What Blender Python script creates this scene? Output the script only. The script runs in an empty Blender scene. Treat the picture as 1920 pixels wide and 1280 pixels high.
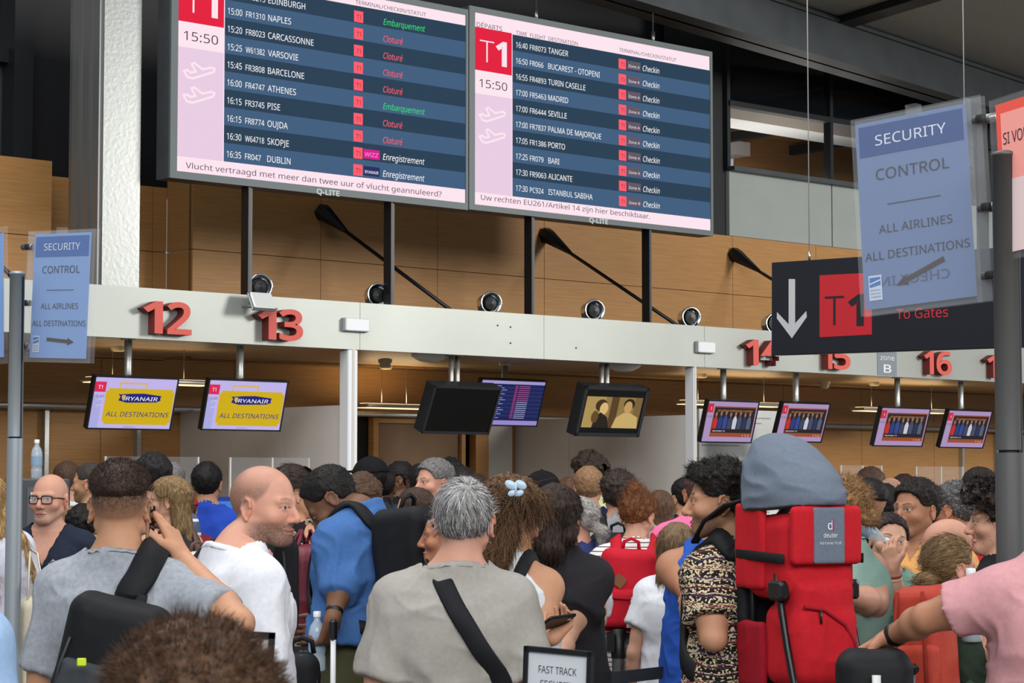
import bpy, math, random, os
import numpy as np
from mathutils import Vector, Matrix
R = math.radians
random.seed(7); RNG = np.random.default_rng(7)
sc = bpy.context.scene
COL = sc.collection
# ------------------------------------------------------------------ camera, sky, light, exposure
F, CX, CY, CAMZ, PITCH = 4100.0, 960.0, 640.0, 1.70, 3.63
cam_d = bpy.data.cameras.new('camera'); cam = bpy.data.objects.new('camera', cam_d); COL.objects.link(cam)
cam_d.sensor_width = 36; cam_d.lens = 36 * F / 1920; cam_d.clip_start = .1; cam_d.clip_end = 300
cam.location = (0, 0, CAMZ); cam.rotation_euler = (R(90 + PITCH), 0, 0)
cam_d.dof.use_dof = True; cam_d.dof.focus_distance = 9.5; cam_d.dof.aperture_fstop = 22.0
sc.camera = cam
sc.view_settings.view_transform = 'Standard'; sc.view_settings.look = 'None'
sc.view_settings.exposure = 0.0; sc.view_settings.gamma = 1.0; sc.view_settings.use_curve_mapping = False
sc.cycles.max_bounces = 6; sc.cycles.diffuse_bounces = 3; sc.cycles.glossy_bounces = 3
sc.cycles.transmission_bounces = 6; sc.cycles.transparent_max_bounces = 12
sc.cycles.caustics_reflective = False; sc.cycles.caustics_refractive = False
sc.cycles.sample_clamp_indirect = 4
world = bpy.data.worlds.new('sky'); sc.world = world; world.use_nodes = True
wb = world.node_tree.nodes['Background']; wb.inputs['Color'].default_value = (.80, .90, 1.0, 1); wb.inputs['Strength'].default_value = .48
def area_light(name, loc, target, sx, sy, power, color):
    l = bpy.data.lights.new(name, 'AREA'); l.shape = 'RECTANGLE'; l.size = sx; l.size_y = sy; l.energy = power; l.color = color
    o = bpy.data.objects.new(name, l); COL.objects.link(o); o.location = loc
    o.rotation_euler = (Vector(target) - Vector(loc)).to_track_quat('-Z', 'Y').to_euler(); return o
area_light('facade_daylight', (3.0, -5.0, 8.0), (0.5, 14, 1.8), 18, 5, 2100, (1, .985, .96))
area_light('roof_light', (-2.0, 9.0, 9.5), (0.5, 11, 0), 8, 8, 750, (1, .98, .96))
area_light('hall_daylight', (17.0, 14.0, 6.5), (9.0, 23.5, 3.0), 5, 4, 2100, (1, .97, .93))

# ------------------------------------------------------------------ maths helpers
cp, sp = math.cos(R(PITCH)), math.sin(R(PITCH))
def ray(px, py):
    u, v = (px - CX) / F, (CY - py) / F
    return np.array([u, cp - v * sp, sp + v * cp])
def at(px, py, Y):                       # world point that stands Y metres from the camera plane along world Y
    r = ray(px, py); return np.array([0, 0, CAMZ]) + r * (Y / r[1])
P0 = np.array([-3.094, 16.1, 0.0]); TH = R(42)
D = np.array([math.cos(TH), math.sin(TH), 0]); N = np.array([math.sin(TH), -math.cos(TH), 0])
def W(s, o, z): return P0 + s * D + o * N + np.array([0, 0, z])
def wp(px, py, o):                       # pixel -> (s, z) on the wall-parallel plane at offset o
    r = ray(px, py); c = np.array([0, 0, CAMZ]); q = P0 + o * N
    t = np.dot(q - c, N) / np.dot(r, N); p = c + r * t
    return float(np.dot(p - P0, D)), float(p[2])
def WM(s, o, z, tilt=0):                 # matrix: x along the wall, y up, z out of the wall
    m = Matrix(((D[0], 0, N[0]), (D[1], 0, N[1]), (D[2], 1, N[2]))).to_4x4()
    m.translation = Vector(W(s, o, z))
    return m @ Matrix.Rotation(tilt, 4, 'X') if tilt else m
def WB():                                # matrix: x = s, y = o (outwards), z up
    m = Matrix(((D[0], N[0], 0), (D[1], N[1], 0), (0, 0, 1))).to_4x4(); m.translation = Vector(P0); return m
WBM = WB()
def lin(c): c = c / 255; return c / 12.92 if c <= .04045 else ((c + .055) / 1.055) ** 2.4
def C(r, g, b): return (lin(r), lin(g), lin(b), 1)

# ------------------------------------------------------------------ materials
MATS = {}
def mat(name, col=(0.5, 0.5, 0.5, 1), rough=.6, metal=0, emit=0, bump=0, bscale=80, var=0, vscale=3, alpha=1, trans=0, stretch=None, attr=None, spec=.4, sheen=0):
    if name in MATS: return MATS[name]
    m = bpy.data.materials.new(name); m.use_nodes = True; nt = m.node_tree; b = nt.nodes['Principled BSDF']
    b.inputs['Base Color'].default_value = col; b.inputs['Roughness'].default_value = rough; b.inputs['Metallic'].default_value = metal
    b.inputs['Specular IOR Level'].default_value = spec; b.inputs['Alpha'].default_value = alpha; b.inputs['Transmission Weight'].default_value = trans
    if sheen: b.inputs['Sheen Weight'].default_value = sheen
    tc = nt.nodes.new('ShaderNodeTexCoord'); vec = tc.outputs['Object']
    if stretch:
        mp = nt.nodes.new('ShaderNodeMapping'); mp.inputs['Scale'].default_value = stretch; nt.links.new(vec, mp.inputs['Vector']); vec = mp.outputs['Vector']
    csock = None
    if attr:
        a = nt.nodes.new('ShaderNodeAttribute'); a.attribute_name = attr; csock = a.outputs['Color']
    if var:
        n = nt.nodes.new('ShaderNodeTexNoise'); n.inputs['Scale'].default_value = vscale; n.inputs['Detail'].default_value = 6; nt.links.new(vec, n.inputs['Vector'])
        r = nt.nodes.new('ShaderNodeMapRange'); r.inputs[1].default_value = .3; r.inputs[2].default_value = .7; r.inputs[3].default_value = 1 - var; r.inputs[4].default_value = 1 + var * .6
        nt.links.new(n.outputs['Fac'], r.inputs[0])
        mx = nt.nodes.new('ShaderNodeMix'); mx.data_type = 'RGBA'; mx.blend_type = 'MULTIPLY'; mx.inputs['Factor'].default_value = 1
        if csock: nt.links.new(csock, mx.inputs['A'])
        else: mx.inputs['A'].default_value = col
        nt.links.new(r.outputs[0], mx.inputs['B']); csock = mx.outputs['Result']
    if csock: nt.links.new(csock, b.inputs['Base Color'])
    if bump:
        n = nt.nodes.new('ShaderNodeTexNoise'); n.inputs['Scale'].default_value = bscale; n.inputs['Detail'].default_value = 4; nt.links.new(vec, n.inputs['Vector'])
        bp = nt.nodes.new('ShaderNodeBump'); bp.inputs['Strength'].default_value = bump; bp.inputs['Distance'].default_value = .01
        nt.links.new(n.outputs['Fac'], bp.inputs['Height']); nt.links.new(bp.outputs['Normal'], b.inputs['Normal'])
    if emit:
        b.inputs['Emission Color'].default_value = col; b.inputs['Emission Strength'].default_value = emit; b.inputs['Base Color'].default_value = (0.01, 0.01, 0.01, 1)
    MATS[name] = m; return m
def em(r, g, b, k=1.0): return mat('glow_%d_%d_%d' % (r, g, b), C(r, g, b), 1.0, emit=k, spec=0)
def fl(r, g, b, rough=.6): return mat('paint_%d_%d_%d' % (r, g, b), C(r, g, b), rough)
def cloth(name, rgb, rgb2=None, freq=0, width=.5, var=.07, bump=.3, axis=2, rough=.85):
    """woven fabric; with rgb2 horizontal stripes of that colour"""
    if name in MATS: return MATS[name]
    m = mat(name, C(*rgb), rough, bump=bump * .5, bscale=420, var=var, vscale=70, spec=.15)
    if rgb2:
        nt = m.node_tree; b = nt.nodes['Principled BSDF']
        tc = nt.nodes.new('ShaderNodeTexCoord'); sx = nt.nodes.new('ShaderNodeSeparateXYZ'); nt.links.new(tc.outputs['Object'], sx.inputs[0])
        mu = nt.nodes.new('ShaderNodeMath'); mu.operation = 'MULTIPLY'; mu.inputs[1].default_value = freq; nt.links.new(sx.outputs[axis], mu.inputs[0])
        fr = nt.nodes.new('ShaderNodeMath'); fr.operation = 'FRACT'; nt.links.new(mu.outputs[0], fr.inputs[0])
        gt = nt.nodes.new('ShaderNodeMath'); gt.operation = 'GREATER_THAN'; gt.inputs[1].default_value = width; nt.links.new(fr.outputs[0], gt.inputs[0])
        mx = nt.nodes.new('ShaderNodeMix'); mx.data_type = 'RGBA'; mx.inputs['A'].default_value = C(*rgb); mx.inputs['B'].default_value = C(*rgb2)
        nt.links.new(gt.outputs[0], mx.inputs['Factor']); nt.links.new(mx.outputs['Result'], b.inputs['Base Color'])
    return m

# ------------------------------------------------------------------ mesh builder
FONTP = os.path.join(bpy.utils.system_resource('DATAFILES'), 'fonts', 'NotoSansHebrew-Regular.woff2')
try: FONT = bpy.data.fonts.load(FONTP)
except Exception: FONT = None
_TC = {}
def text_mesh(s, extrude=0, bold=0, shear=0):
    """letters of cap height 1 with their left end at x = 0; returns vertices, faces, width"""
    k = (s, extrude, bold, shear)
    if k in _TC: return _TC[k]
    c = bpy.data.curves.new('t', 'FONT'); c.body = s; c.extrude = extrude; c.offset = bold; c.shear = shear; c.resolution_u = 4
    if FONT: c.font = FONT
    o = bpy.data.objects.new('t', c); COL.objects.link(o)
    me = bpy.data.meshes.new_from_object(o.evaluated_get(bpy.context.evaluated_depsgraph_get()))
    v = np.array([tuple(q.co) for q in me.vertices]) if len(me.vertices) else np.zeros((1, 3))
    f = [tuple(p.vertices) for p in me.polygons]
    bpy.data.objects.remove(o); bpy.data.meshes.remove(me); bpy.data.curves.remove(c)
    ch = .714
    v[:, 0] -= v[:, 0].min(); v[:, :2] /= ch
    _TC[k] = (v, f, float(v[:, 0].max())); return _TC[k]
class MB:
    def __init__(s): s.v = []; s.f = []; s.m = []; s.s = []; s.mats = []; s.n = 0
    def mi(s, m):
        if m not in s.mats: s.mats.append(m)
        return s.mats.index(m)
    def add(s, V, Fc, m, M=None, smooth=False):
        V = np.asarray(V, float)
        if M is not None: M = np.array(M); V = V @ M[:3, :3].T + M[:3, 3]
        s.v.append(V); i = s.mi(m)
        for f in Fc: s.f.append(tuple(int(q) + s.n for q in f)); s.m.append(i); s.s.append(smooth)
        s.n += len(V); return s
    def box(s, a, b, m, M=None, bev=0):
        a, b = np.minimum(a, b), np.maximum(a, b)
        if bev:
            V = []; e = bev
            for z, ins in ((a[2], e), (a[2] + e, 0), (b[2] - e, 0), (b[2], e)):
                x0, x1, y0, y1 = a[0] + ins, b[0] - ins, a[1] + ins, b[1] - ins
                V += [(x0 + e, y0, z), (x1 - e, y0, z), (x1, y0 + e, z), (x1, y1 - e, z), (x1 - e, y1, z), (x0 + e, y1, z), (x0, y1 - e, z), (x0, y0 + e, z)]
            Fc = [tuple(range(7, -1, -1)), tuple(range(24, 32))]
            for k in range(3):
                for j in range(8): Fc.append((k * 8 + j, k * 8 + (j + 1) % 8, k * 8 + 8 + (j + 1) % 8, k * 8 + 8 + j))
            return s.add(V, Fc, m, M)
        V = [(x, y, z) for z in (a[2], b[2]) for y in (a[1], b[1]) for x in (a[0], b[0])]
        return s.add(V, [(0, 2, 3, 1), (4, 5, 7, 6), (0, 1, 5, 4), (2, 6, 7, 3), (0, 4, 6, 2), (1, 3, 7, 5)], m, M)
    def tube(s, pts, r, m, n=10, M=None, closed=False, smooth=True):
        P = np.asarray(pts, float); k = len(P); r = np.broadcast_to(np.asarray(r, float), (k,))
        T = np.gradient(P, axis=0); T /= np.linalg.norm(T, axis=1)[:, None] + 1e-12
        up = np.array([0, 0, 1.0]) if abs(T[0][2]) < .9 else np.array([1.0, 0, 0]); V = []
        a = np.cross(up, T[0]); a /= np.linalg.norm(a)
        for i in range(k):
            a = a - T[i] * np.dot(a, T[i]); a /= np.linalg.norm(a) + 1e-12; b = np.cross(T[i], a)
            for j in range(n):
                t = 2 * math.pi * j / n; V.append(P[i] + r[i] * (a * math.cos(t) + b * math.sin(t)))
        Fc = [(i * n + j, i * n + (j + 1) % n, (i + 1) * n + (j + 1) % n, (i + 1) * n + j) for i in range(k - 1) for j in range(n)]
        s.add(V, Fc, m, M, smooth)
        s.f.append(tuple(range(s.n - k * n + n - 1, s.n - k * n - 1, -1))); s.f.append(tuple(range(s.n - n, s.n))); s.m += [s.mi(m)] * 2; s.s += [False] * 2
        return s
    def lathe(s, prof, m, n=24, M=None, smooth=True):
        V = [(r * math.cos(2 * math.pi * j / n), r * math.sin(2 * math.pi * j / n), z) for r, z in prof for j in range(n)]
        Fc = [(i * n + j, i * n + (j + 1) % n, (i + 1) * n + (j + 1) % n, (i + 1) * n + j) for i in range(len(prof) - 1) for j in range(n)]
        s.add(V, Fc, m, M, smooth)
        return s.add(V[:n] + V[-n:], [tuple(range(n - 1, -1, -1)), tuple(range(n, 2 * n))], m, M, False)
    def strap(s, pts, ups, w, t, m, M=None):
        """flat band along pts, thickness t along ups, width w"""
        P = np.asarray(pts, float); U = np.asarray(ups, float); T = np.gradient(P, axis=0); T /= np.linalg.norm(T, axis=1)[:, None] + 1e-12
        U = U - T * (T * U).sum(1)[:, None]; U /= np.linalg.norm(U, axis=1)[:, None] + 1e-12; S = np.cross(T, U); V = []
        w = np.broadcast_to(np.asarray(w, float), (len(P),))
        for i in range(len(P)):
            for a, b in ((-.5, 0), (-.42, 1), (.42, 1), (.5, 0), (.42, -.3), (-.42, -.3)): V.append(P[i] + S[i] * a * w[i] + U[i] * b * t)
        Fc = [(i * 6 + j, i * 6 + (j + 1) % 6, i * 6 + 6 + (j + 1) % 6, i * 6 + 6 + j) for i in range(len(P) - 1) for j in range(6)]
        Fc += [(5, 4, 3, 2, 1, 0), tuple(range(len(P) * 6 - 6, len(P) * 6))]
        return s.add(V, Fc, m, M, True)
    def text(s, st, x, y, h, m, M, w=None, xs=1.0, align=0, bold=0, shear=0, z=.002, extrude=0):
        V, Fc, wd = text_mesh(st, extrude, bold, shear); k = (w / wd) if w else h * xs
        V = V.copy(); V[:, 0] = V[:, 0] * k + x - align * wd * k; V[:, 1] = V[:, 1] * h + y; V[:, 2] = V[:, 2] + z
        return s.add(V, Fc, m, M)
    def rect(s, x0, y0, x1, y1, m, M, z=.001, t=.001):
        return s.box((x0, y0, z - t), (x1, y1, z), m, M)
    def poly(s, pts, m, M, z=.002, t=.002):
        n = len(pts); V = [(x, y, z) for x, y in pts] + [(x, y, z - t) for x, y in pts]
        return s.add(V, [tuple(range(n)), tuple(range(2 * n - 1, n - 1, -1))] + [(i, i + n, (i + 1) % n + n, (i + 1) % n) for i in range(n)], m, M)
    def build(s, name, parent=None, smooth=None, origin=None):
        me = bpy.data.meshes.new(name); V = np.concatenate(s.v) if s.v else np.zeros((0, 3))
        if origin is not None: V = V - np.asarray(origin)
        me.from_pydata(V.tolist(), [], s.f)
        for m in s.mats: me.materials.append(m)
        me.polygons.foreach_set('material_index', s.m); me.polygons.foreach_set('use_smooth', s.s if smooth is None else [smooth] * len(s.f))
        me.update(); o = bpy.data.objects.new(name, me); COL.objects.link(o)
        if parent is not None:
            o.parent = parent
            if parent.type == 'EMPTY' or True: o.matrix_parent_inverse = base_inv(parent)
        elif origin is not None: o.location = origin
        return o
def wmat(o):
    m = o.matrix_basis.copy()
    return wmat(o.parent) @ o.matrix_parent_inverse @ m if o.parent else m
def base_inv(p): return wmat(p).inverted()
def thing(name, label, cat, loc=(0, 0, 0), rz=0, group=None):
    o = bpy.data.objects.new(name, None); COL.objects.link(o); o.location = loc; o.rotation_euler = (0, 0, rz); o.empty_display_size = .2
    o['label'] = label; o['category'] = cat
    if group: o['group'] = group
    return o
def tag(o, label, cat, group=None):
    o['label'] = label; o['category'] = cat
    if group: o['group'] = group
    return o
def struct(o): o['kind'] = 'structure'; return o

# ------------------------------------------------------------------ the setting
def wood_mat():
    m = bpy.data.materials.new('maple_veneer'); m.use_nodes = True; nt = m.node_tree; b = nt.nodes['Principled BSDF']
    g = nt.nodes.new('ShaderNodeNewGeometry')
    d = nt.nodes.new('ShaderNodeVectorMath'); d.operation = 'DOT_PRODUCT'; d.inputs[1].default_value = tuple(D); nt.links.new(g.outputs['Position'], d.inputs[0])
    sx = nt.nodes.new('ShaderNodeSeparateXYZ'); nt.links.new(g.outputs['Position'], sx.inputs[0])
    cb = nt.nodes.new('ShaderNodeCombineXYZ'); nt.links.new(d.outputs['Value'], cb.inputs[0]); nt.links.new(sx.outputs[2], cb.inputs[2])
    mp = nt.nodes.new('ShaderNodeMapping'); mp.inputs['Scale'].default_value = (1.2, 1, 26); nt.links.new(cb.outputs[0], mp.inputs['Vector'])
    n = nt.nodes.new('ShaderNodeTexNoise'); n.inputs['Scale'].default_value = 2.2; n.inputs['Detail'].default_value = 8; nt.links.new(mp.outputs[0], n.inputs['Vector'])
    cr = nt.nodes.new('ShaderNodeValToRGB'); cr.color_ramp.elements[0].position = .2; cr.color_ramp.elements[0].color = C(158, 114, 66); cr.color_ramp.elements[1].position = .8; cr.color_ramp.elements[1].color = C(182, 136, 84)
    nt.links.new(n.outputs['Fac'], cr.inputs[0]); nt.links.new(cr.outputs[0], b.inputs['Base Color'])
    w = nt.nodes.new('ShaderNodeTexWave'); w.bands_direction = 'Z'; w.inputs['Scale'].default_value = 40; nt.links.new(cb.outputs[0], w.inputs['Vector'])
    bp = nt.nodes.new('ShaderNodeBump'); bp.inputs['Strength'].default_value = .12; bp.inputs['Distance'].default_value = .004; nt.links.new(w.outputs['Fac'], bp.inputs['Height']); nt.links.new(bp.outputs['Normal'], b.inputs['Normal'])
    b.inputs['Roughness'].default_value = .5; b.inputs['Specular IOR Level'].default_value = .3
    return m
WOOD = wood_mat()
DARK = mat('black_painted_steel', C(20, 22, 25), .55, var=.2)
DSTEEL = mat('grey_painted_steel', C(72, 76, 78), .45, .3, var=.15)
GAP = mat('dark_joint', C(22, 16, 11), .8)
ALU = mat('brushed_aluminium', C(186, 188, 184), .34, .75, bump=.12, bscale=6, stretch=(1, 1, 60), var=.10, vscale=1.2)
STEEL = mat('brushed_steel', C(132, 134, 132), .36, .9, bump=.1, bscale=30)
CHROME = mat('polished_steel', C(200, 202, 204), .15, 1)
FASC = mat('satin_metal_cladding', C(172, 175, 168), .48, .5, bump=.06, bscale=7, var=.09, vscale=.8)
GREYP = mat('grey_laminate_panel', C(204, 199, 192), .6, var=.04)
PANE = mat('window_pane', C(20, 22, 24), .04, alpha=.10, spec=.3)
WHITE = mat('white_enamel', C(222, 224, 226), .4)
GLASS = mat('clear_glass', (1, 1, 1, 1), .03, alpha=.07, spec=.6)
ACRYL = mat('clear_acrylic', C(225, 230, 235), .05, alpha=.06, spec=.3)
BLACKP = mat('black_plastic', C(16, 17, 19), .4)
def wbox(mb, s0, s1, o0, o1, z0, z1, m, bev=0): return mb.box((s0, o0, z0), (s1, o1, z1), m, WBM, bev)

b = MB(); b.box((-25, -12, -.1), (35, 55, 0), mat('polished_stone_floor', C(120, 116, 110), .35, var=.15, vscale=2)); struct(b.build('floor'))
# upper wooden wall: panels with open joints on a dark backing, and a niche for the metal column
b = MB()
ZS = [2.76, 3.10, 3.72, 4.36]
def panels(S, o, Z=ZS, th=.03, mm=WOOD):
    for a, c in zip(S[:-1], S[1:]):
        for z0, z1 in zip(Z[:-1], Z[1:]): wbox(b, a + .003, c - .003, o - th, o, z0 + .003, z1 - .003, mm)
panels([2.2, 3.6, 5.0, 6.4, 7.8, 9.2, 10.6, 12.0, 13.4, 14.8, 16.2], -2.0)
wbox(b, 2.2, 16.2, -2.06, -2.025, 2.76, 4.35, GAP)
sn, _ = wp(97, 400, -2.0)
panels([sn - 4.2, sn - 2.8, sn - 1.4, sn], -2.0); wbox(b, sn - 4.2, sn, -2.06, -2.025, 2.76, 4.35, GAP)
panels([sn, sn + .45, sn + 1.25, 2.2], -2.41, ZS[:-1] + [4.30]); wbox(b, sn, 2.2, -2.5, -2.435, 2.76, 4.29, GAP)
for z0, z1 in zip(ZS[:-1], ZS[1:]): wbox(b, 2.2, 2.23, -2.41, -2.003, z0 + .003, z1 - .003, WOOD)
struct(b.build('wall_upper'))
# dark wall and dark glazing above the wood on the left
b = MB()
wbox(b, sn - .15, 9.2, -2.75, -2.55, 4.25, 7.6, mat('black_wall_paint', C(17, 18, 22), .55, var=.3))
wbox(b, sn - 4.2, sn - .15, -2.75, -2.55, 4.3, 5.25, mat('dark_grey_panel', C(62, 66, 68), .4))
wbox(b, sn - .75, sn - .6, -2.5, -2.4, 4.36, 7.4, DARK); wbox(b, sn - .2, sn - .02, -2.5, -2.3, 4.36, 7.4, DARK)
wbox(b, sn - 4.2, sn - .15, -2.52, -2.4, 5.22, 5.34, DARK); wbox(b, sn - 4.2, sn - .15, -2.52, -2.4, 5.95, 6.03, DARK)
struct(b.build('wall_back'))
b = MB(); wbox(b, sn - 4.2, sn - .2, -2.6, -2.57, 5.34, 7.2, mat('dark_window_glass', C(26, 29, 32), .08, spec=.7)); struct(b.build('window_1'))
# right: grey spandrel panels and clerestory glass into the next hall
b = MB()
for a, c in ((9.2, 10.95), (10.95, 12.6), (12.6, 14.6), (14.6, 17.2)): wbox(b, a + .01, c - .01, -2.10, -2.05, 4.37, 5.08, mat('grey_green_panel', C(150, 156, 152), .45, var=.04))
wbox(b, 9.2, 17.2, -2.15, -2.10, 4.36, 5.08, GAP); wbox(b, 9.2, 17.2, -2.16, -1.96, 5.08, 5.13, DSTEEL)
for s in (9.2, 10.95, 12.6, 14.6): wbox(b, s - .025, s + .025, -2.14, -2.04, 5.1, 7.3, DARK)
wbox(b, 9.2, 17.2, -2.14, -2.02, 5.80, 5.86, DARK)
wbox(b, 8.5, 9.22, -2.35, -2.1, 4.36, 7.4, DARK); struct(b.build('trim_1'))
b = MB(); wbox(b, 9.2, 17.2, -2.10, -2.085, 5.13, 5.80, PANE); wbox(b, 9.2, 17.2, -2.10, -2.085, 5.86, 7.3, mat('smoked_glass', C(16, 20, 24), .06, alpha=.93, spec=.7)); struct(b.build('window_2'))
b = MB()   # the hall beyond: timber ceiling with white ducts, daylight wall
wbox(b, 9.0, 13.2, -14, -2.4, 6.30, 6.36, WOOD); wbox(b, 13.2, 26, -5.5, -2.4, 6.30, 6.36, WOOD)
for k in range(3): wbox(b, 9.0, 26 if k < 1 else 13.2, -3.9 - 1.9 * k, -3.4 - 1.9 * k, 6.0, 6.18, mat('white_duct', C(214, 214, 210), .4))
for k in range(6): wbox(b, 9.6 + 1.5 * k, 9.7 + 1.5 * k, -5.4, -2.4, 6.12, 6.24, DARK)
wbox(b, 9.0, 26, -5.5, -2.4, 4.95, 5.0, mat('beyond_floor', C(140, 130, 118), .5))
wbox(b, 9.0, 13.2, -9.1, -9, 5.0, 6.3, WOOD); wbox(b, 13.2, 26, -5.6, -5.5, 5.84, 6.3, WOOD)
for k in range(9): wbox(b, 13.2 + 1.1 * k, 13.32 + 1.1 * k, -5.6, -5.5, 5.0, 5.84, WHITE)
struct(b.build('ceiling_beyond')); area_light('beyond_hall_fill', W(11.5, -3.6, 5.1), W(11.6, -3.6, 7), 3, 1.6, 42, (1, .98, .95))  # added uplight that brightens the timber ceiling and ducts beyond
# steelwork and ceiling
def beam(p, q, w, h, m, mb, flange=0):
    p, q = np.array(p), np.array(q); t = q - p; L = np.linalg.norm(t); M = Vector(t).to_track_quat('X', 'Z').to_matrix().to_4x4(); M.translation = Vector(p)
    if flange:
        mb.box((0, -w / 2, 0), (L, w / 2, flange), m, M); mb.box((0, -w / 2, h - flange), (L, w / 2, h), m, M); mb.box((0, -.02, 0), (L, .02, h), m, M)
        mb.box((0, -w / 2 + .02, flange), (L, -w / 2 + .06, h * .9), m, M)
    else: mb.box((0, -w / 2, 0), (L, w / 2, h), m, M)
bm_ = MB(); p, q = at(1225, 26, 20.3), at(1900, 222, 26.4); q[2] = p[2]; beam(p - (q - p) * .22, q + (q - p) * .3, .42, .46, DSTEEL, bm_, .04)
struct(bm_.build('ceiling_beam'))
b = MB()
PERF = mat('perforated_metal_ceiling', C(150, 150, 146), .6, bump=.5, bscale=60)
b.box((2.4, 20.4, 6.56), (16, 31, 6.62), PERF)
b.box((-16, 17.0, 7.7), (16, 38, 7.8), DARK)
struct(b.build('ceiling'))
b = MB()
pz, qz = at(1572, 52, 22.9), at(1790, -18, 21.2); qz[2] = pz[2]; beam(pz, qz, .26, .12, DARK, b)
for p, q, w, h in (((2.2, 24.8, 7.15), (10.5, 29.0, 7.15), .16, .22), ((-2.5, 19.5, 6.95), (3.2, 24.6, 6.95), .2, .3), ((-3, 22.5, 6.9), (5, 21.0, 6.9), .12, .25), ((6.1, 27.2, 4.3), (6.1, 27.2, 7.4), .3, .3), ((5.6, 25.6, 4.3), (5.6, 25.6, 7.5), .12, .12)):
    beam(p, q, w, h, DARK, b)
struct(b.build('trim_2'))
# metal clad column in the niche
b = MB(); s0, _ = wp(192, 400, -.25); s1, _ = wp(262, 400, -.25)
wbox(b, s0, s1, -.75, -.25, 2.9, 7.6, STEEL)
for k in range(3): wbox(b, s0 - .03, s0, -.36 - .15 * k, -.27 - .15 * k, 2.9, 7.6, mat('column_side', C(120, 121, 120), .4, .7))
struct(b.build('column'))
# soffit above the check-in desks
ZB, ZT = 2.76, 3.145
b = MB(); J = [-4.0, -1.0, 2.47, 6.47, 9.6, 13.0, 17.0]
s_j = [wp(675, 600, 0)[0], wp(1020, 640, 0)[0], wp(1321, 660, 0)[0]]
J = [-5.5, -1.5] + s_j + [s_j[2] + 3.6, s_j[2] + 7.5, s_j[2] + 12]
for a, c in zip(J[:-1], J[1:]): wbox(b, a + .002, c - .002, -.06, 0, ZB, ZT, FASC)
wbox(b, -5.5, 18, -.09, -.055, ZB + .01, ZT - .01, GAP)
for px, py in ((933, 610), (957, 613), (957, 643), (1080, 652)):
    s, z = wp(px, py, 0); b.lathe([(.008, 0), (.008, .004)], DARK, 8, WM(s, 0, z))
struct(b.build('trim_3'))
b = MB(); SLAT = mat('warm_metal_slats', C(168, 146, 118), .4, .3)
for k in range(17): wbox(b, -5.5, 18, -.12 - .14 * k - .134, -.12 - .14 * k, ZB + .02, ZB + .035, SLAT)
wbox(b, -5.5, 18, -2.5, -.09, ZB + .06, ZB + .10, DARK); wbox(b, -5.5, 18, -2.0, -.06, ZT - .06, ZT - .04, DSTEEL)
struct(b.build('ceiling_soffit'))
# lower back wall
b = MB()
wl = lambda S, Z: [wbox(b, a + .003, c - .003, -2.53, -2.5, z0 + .003, z1 - .003, WOOD) for a, c in zip(S[:-1], S[1:]) for z0, z1 in zip(Z[:-1], Z[1:])]
wl([-5.4, -4, -2.6, -1.2, .2, 1.6, 3.0, 4.3], [0, .9, 2.32, 2.78]); wl([4.3, 6.2, 7.8, 9.2, 10.6, 12, 13.4, 14.8, 16.2, 17.6], [2.32, 2.78]); wl([6.2, 7.8, 9.2, 10.6, 12, 13.4, 14.8, 16.2, 17.6], [0, .9, 2.32])
wbox(b, -5.5, 17.8, -2.6, -2.53, 0, 2.8, GAP)
struct(b.build('wall_lower'))
sd0, sd1 = wp(700, 800, -2.5)[0], wp(856, 800, -2.5)[0]
b = MB(); wbox(b, sd0, sd1, -2.5, -2.46, 0, 2.25, mat('dark_walnut_door', C(112, 82, 50), .5, var=.12)); door = b.build('door_1')
b = MB(); wbox(b, sd1 + .0, sd1 + .05, -2.5, -2.42, 0, 2.3, WOOD); wbox(b, sd0 - .06, sd0, -2.5, -2.42, 0, 2.3, WOOD); wbox(b, sd0, sd1, -2.5, -2.42, 2.25, 2.3, WOOD)
struct(b.build('door_frame', door)); struct(door)
b = MB(); wbox(b, sd1 - .09, sd1 - .06, -2.46, -2.40, .95, 1.12, STEEL); struct(b.build('door_handle', door))
b = MB(); sa, sb_ = wp(880, 800, -2.5)[0], wp(904, 800, -2.5)[0]; wbox(b, sa, sb_, -2.5, -2.40, 0, 2.32, WOOD)
wbox(b, sb_, wp(953, 830, -2.5)[0], -2.5, -2.44, 0, 2.32, GREYP); struct(b.build('trim_4'))
# grey partitions between bays (at right angles to the back wall) and their white posts
for i, (px, nm) in enumerate(((662, 'wall_partition'), (1304, 'wall_partition'))):
    s, _ = wp(px, 750, 0); b = MB()
    for k in range(3): wbox(b, s - .02, s + .02, -.12 - .79 * (k + 1) + .006, -.12 - .79 * k, .02, 2.31, GREYP)
    wbox(b, s - .012, s + .012, -2.5, -.1, .02, 2.30, WHITE); struct(b.build(nm))
    b = MB(); wbox(b, s - .05 + .03 * i, s + .05 - .03 * i, -.12, 0, 0, ZB, WHITE, .008); wbox(b, s - .012, s + .012, 0, .004, 0, ZB, GREYP); struct(b.build('column_post'))
b = MB(); sp2 = wp(1304, 750, 0)[0]
struct(MB().tube([W(-5.4, -2.36, 2.33), W(17.5, -2.36, 2.33)], .028, ALU, 10).build('trim_5'))
b = MB()
for px in (87, 260, 1805, 1870): s, z = wp(px, 820, -2.45); wbox(b, s - .02, s + .02, -2.5, -2.44, 0, 2.3, ALU)
struct(b.build('trim_6'))

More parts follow.
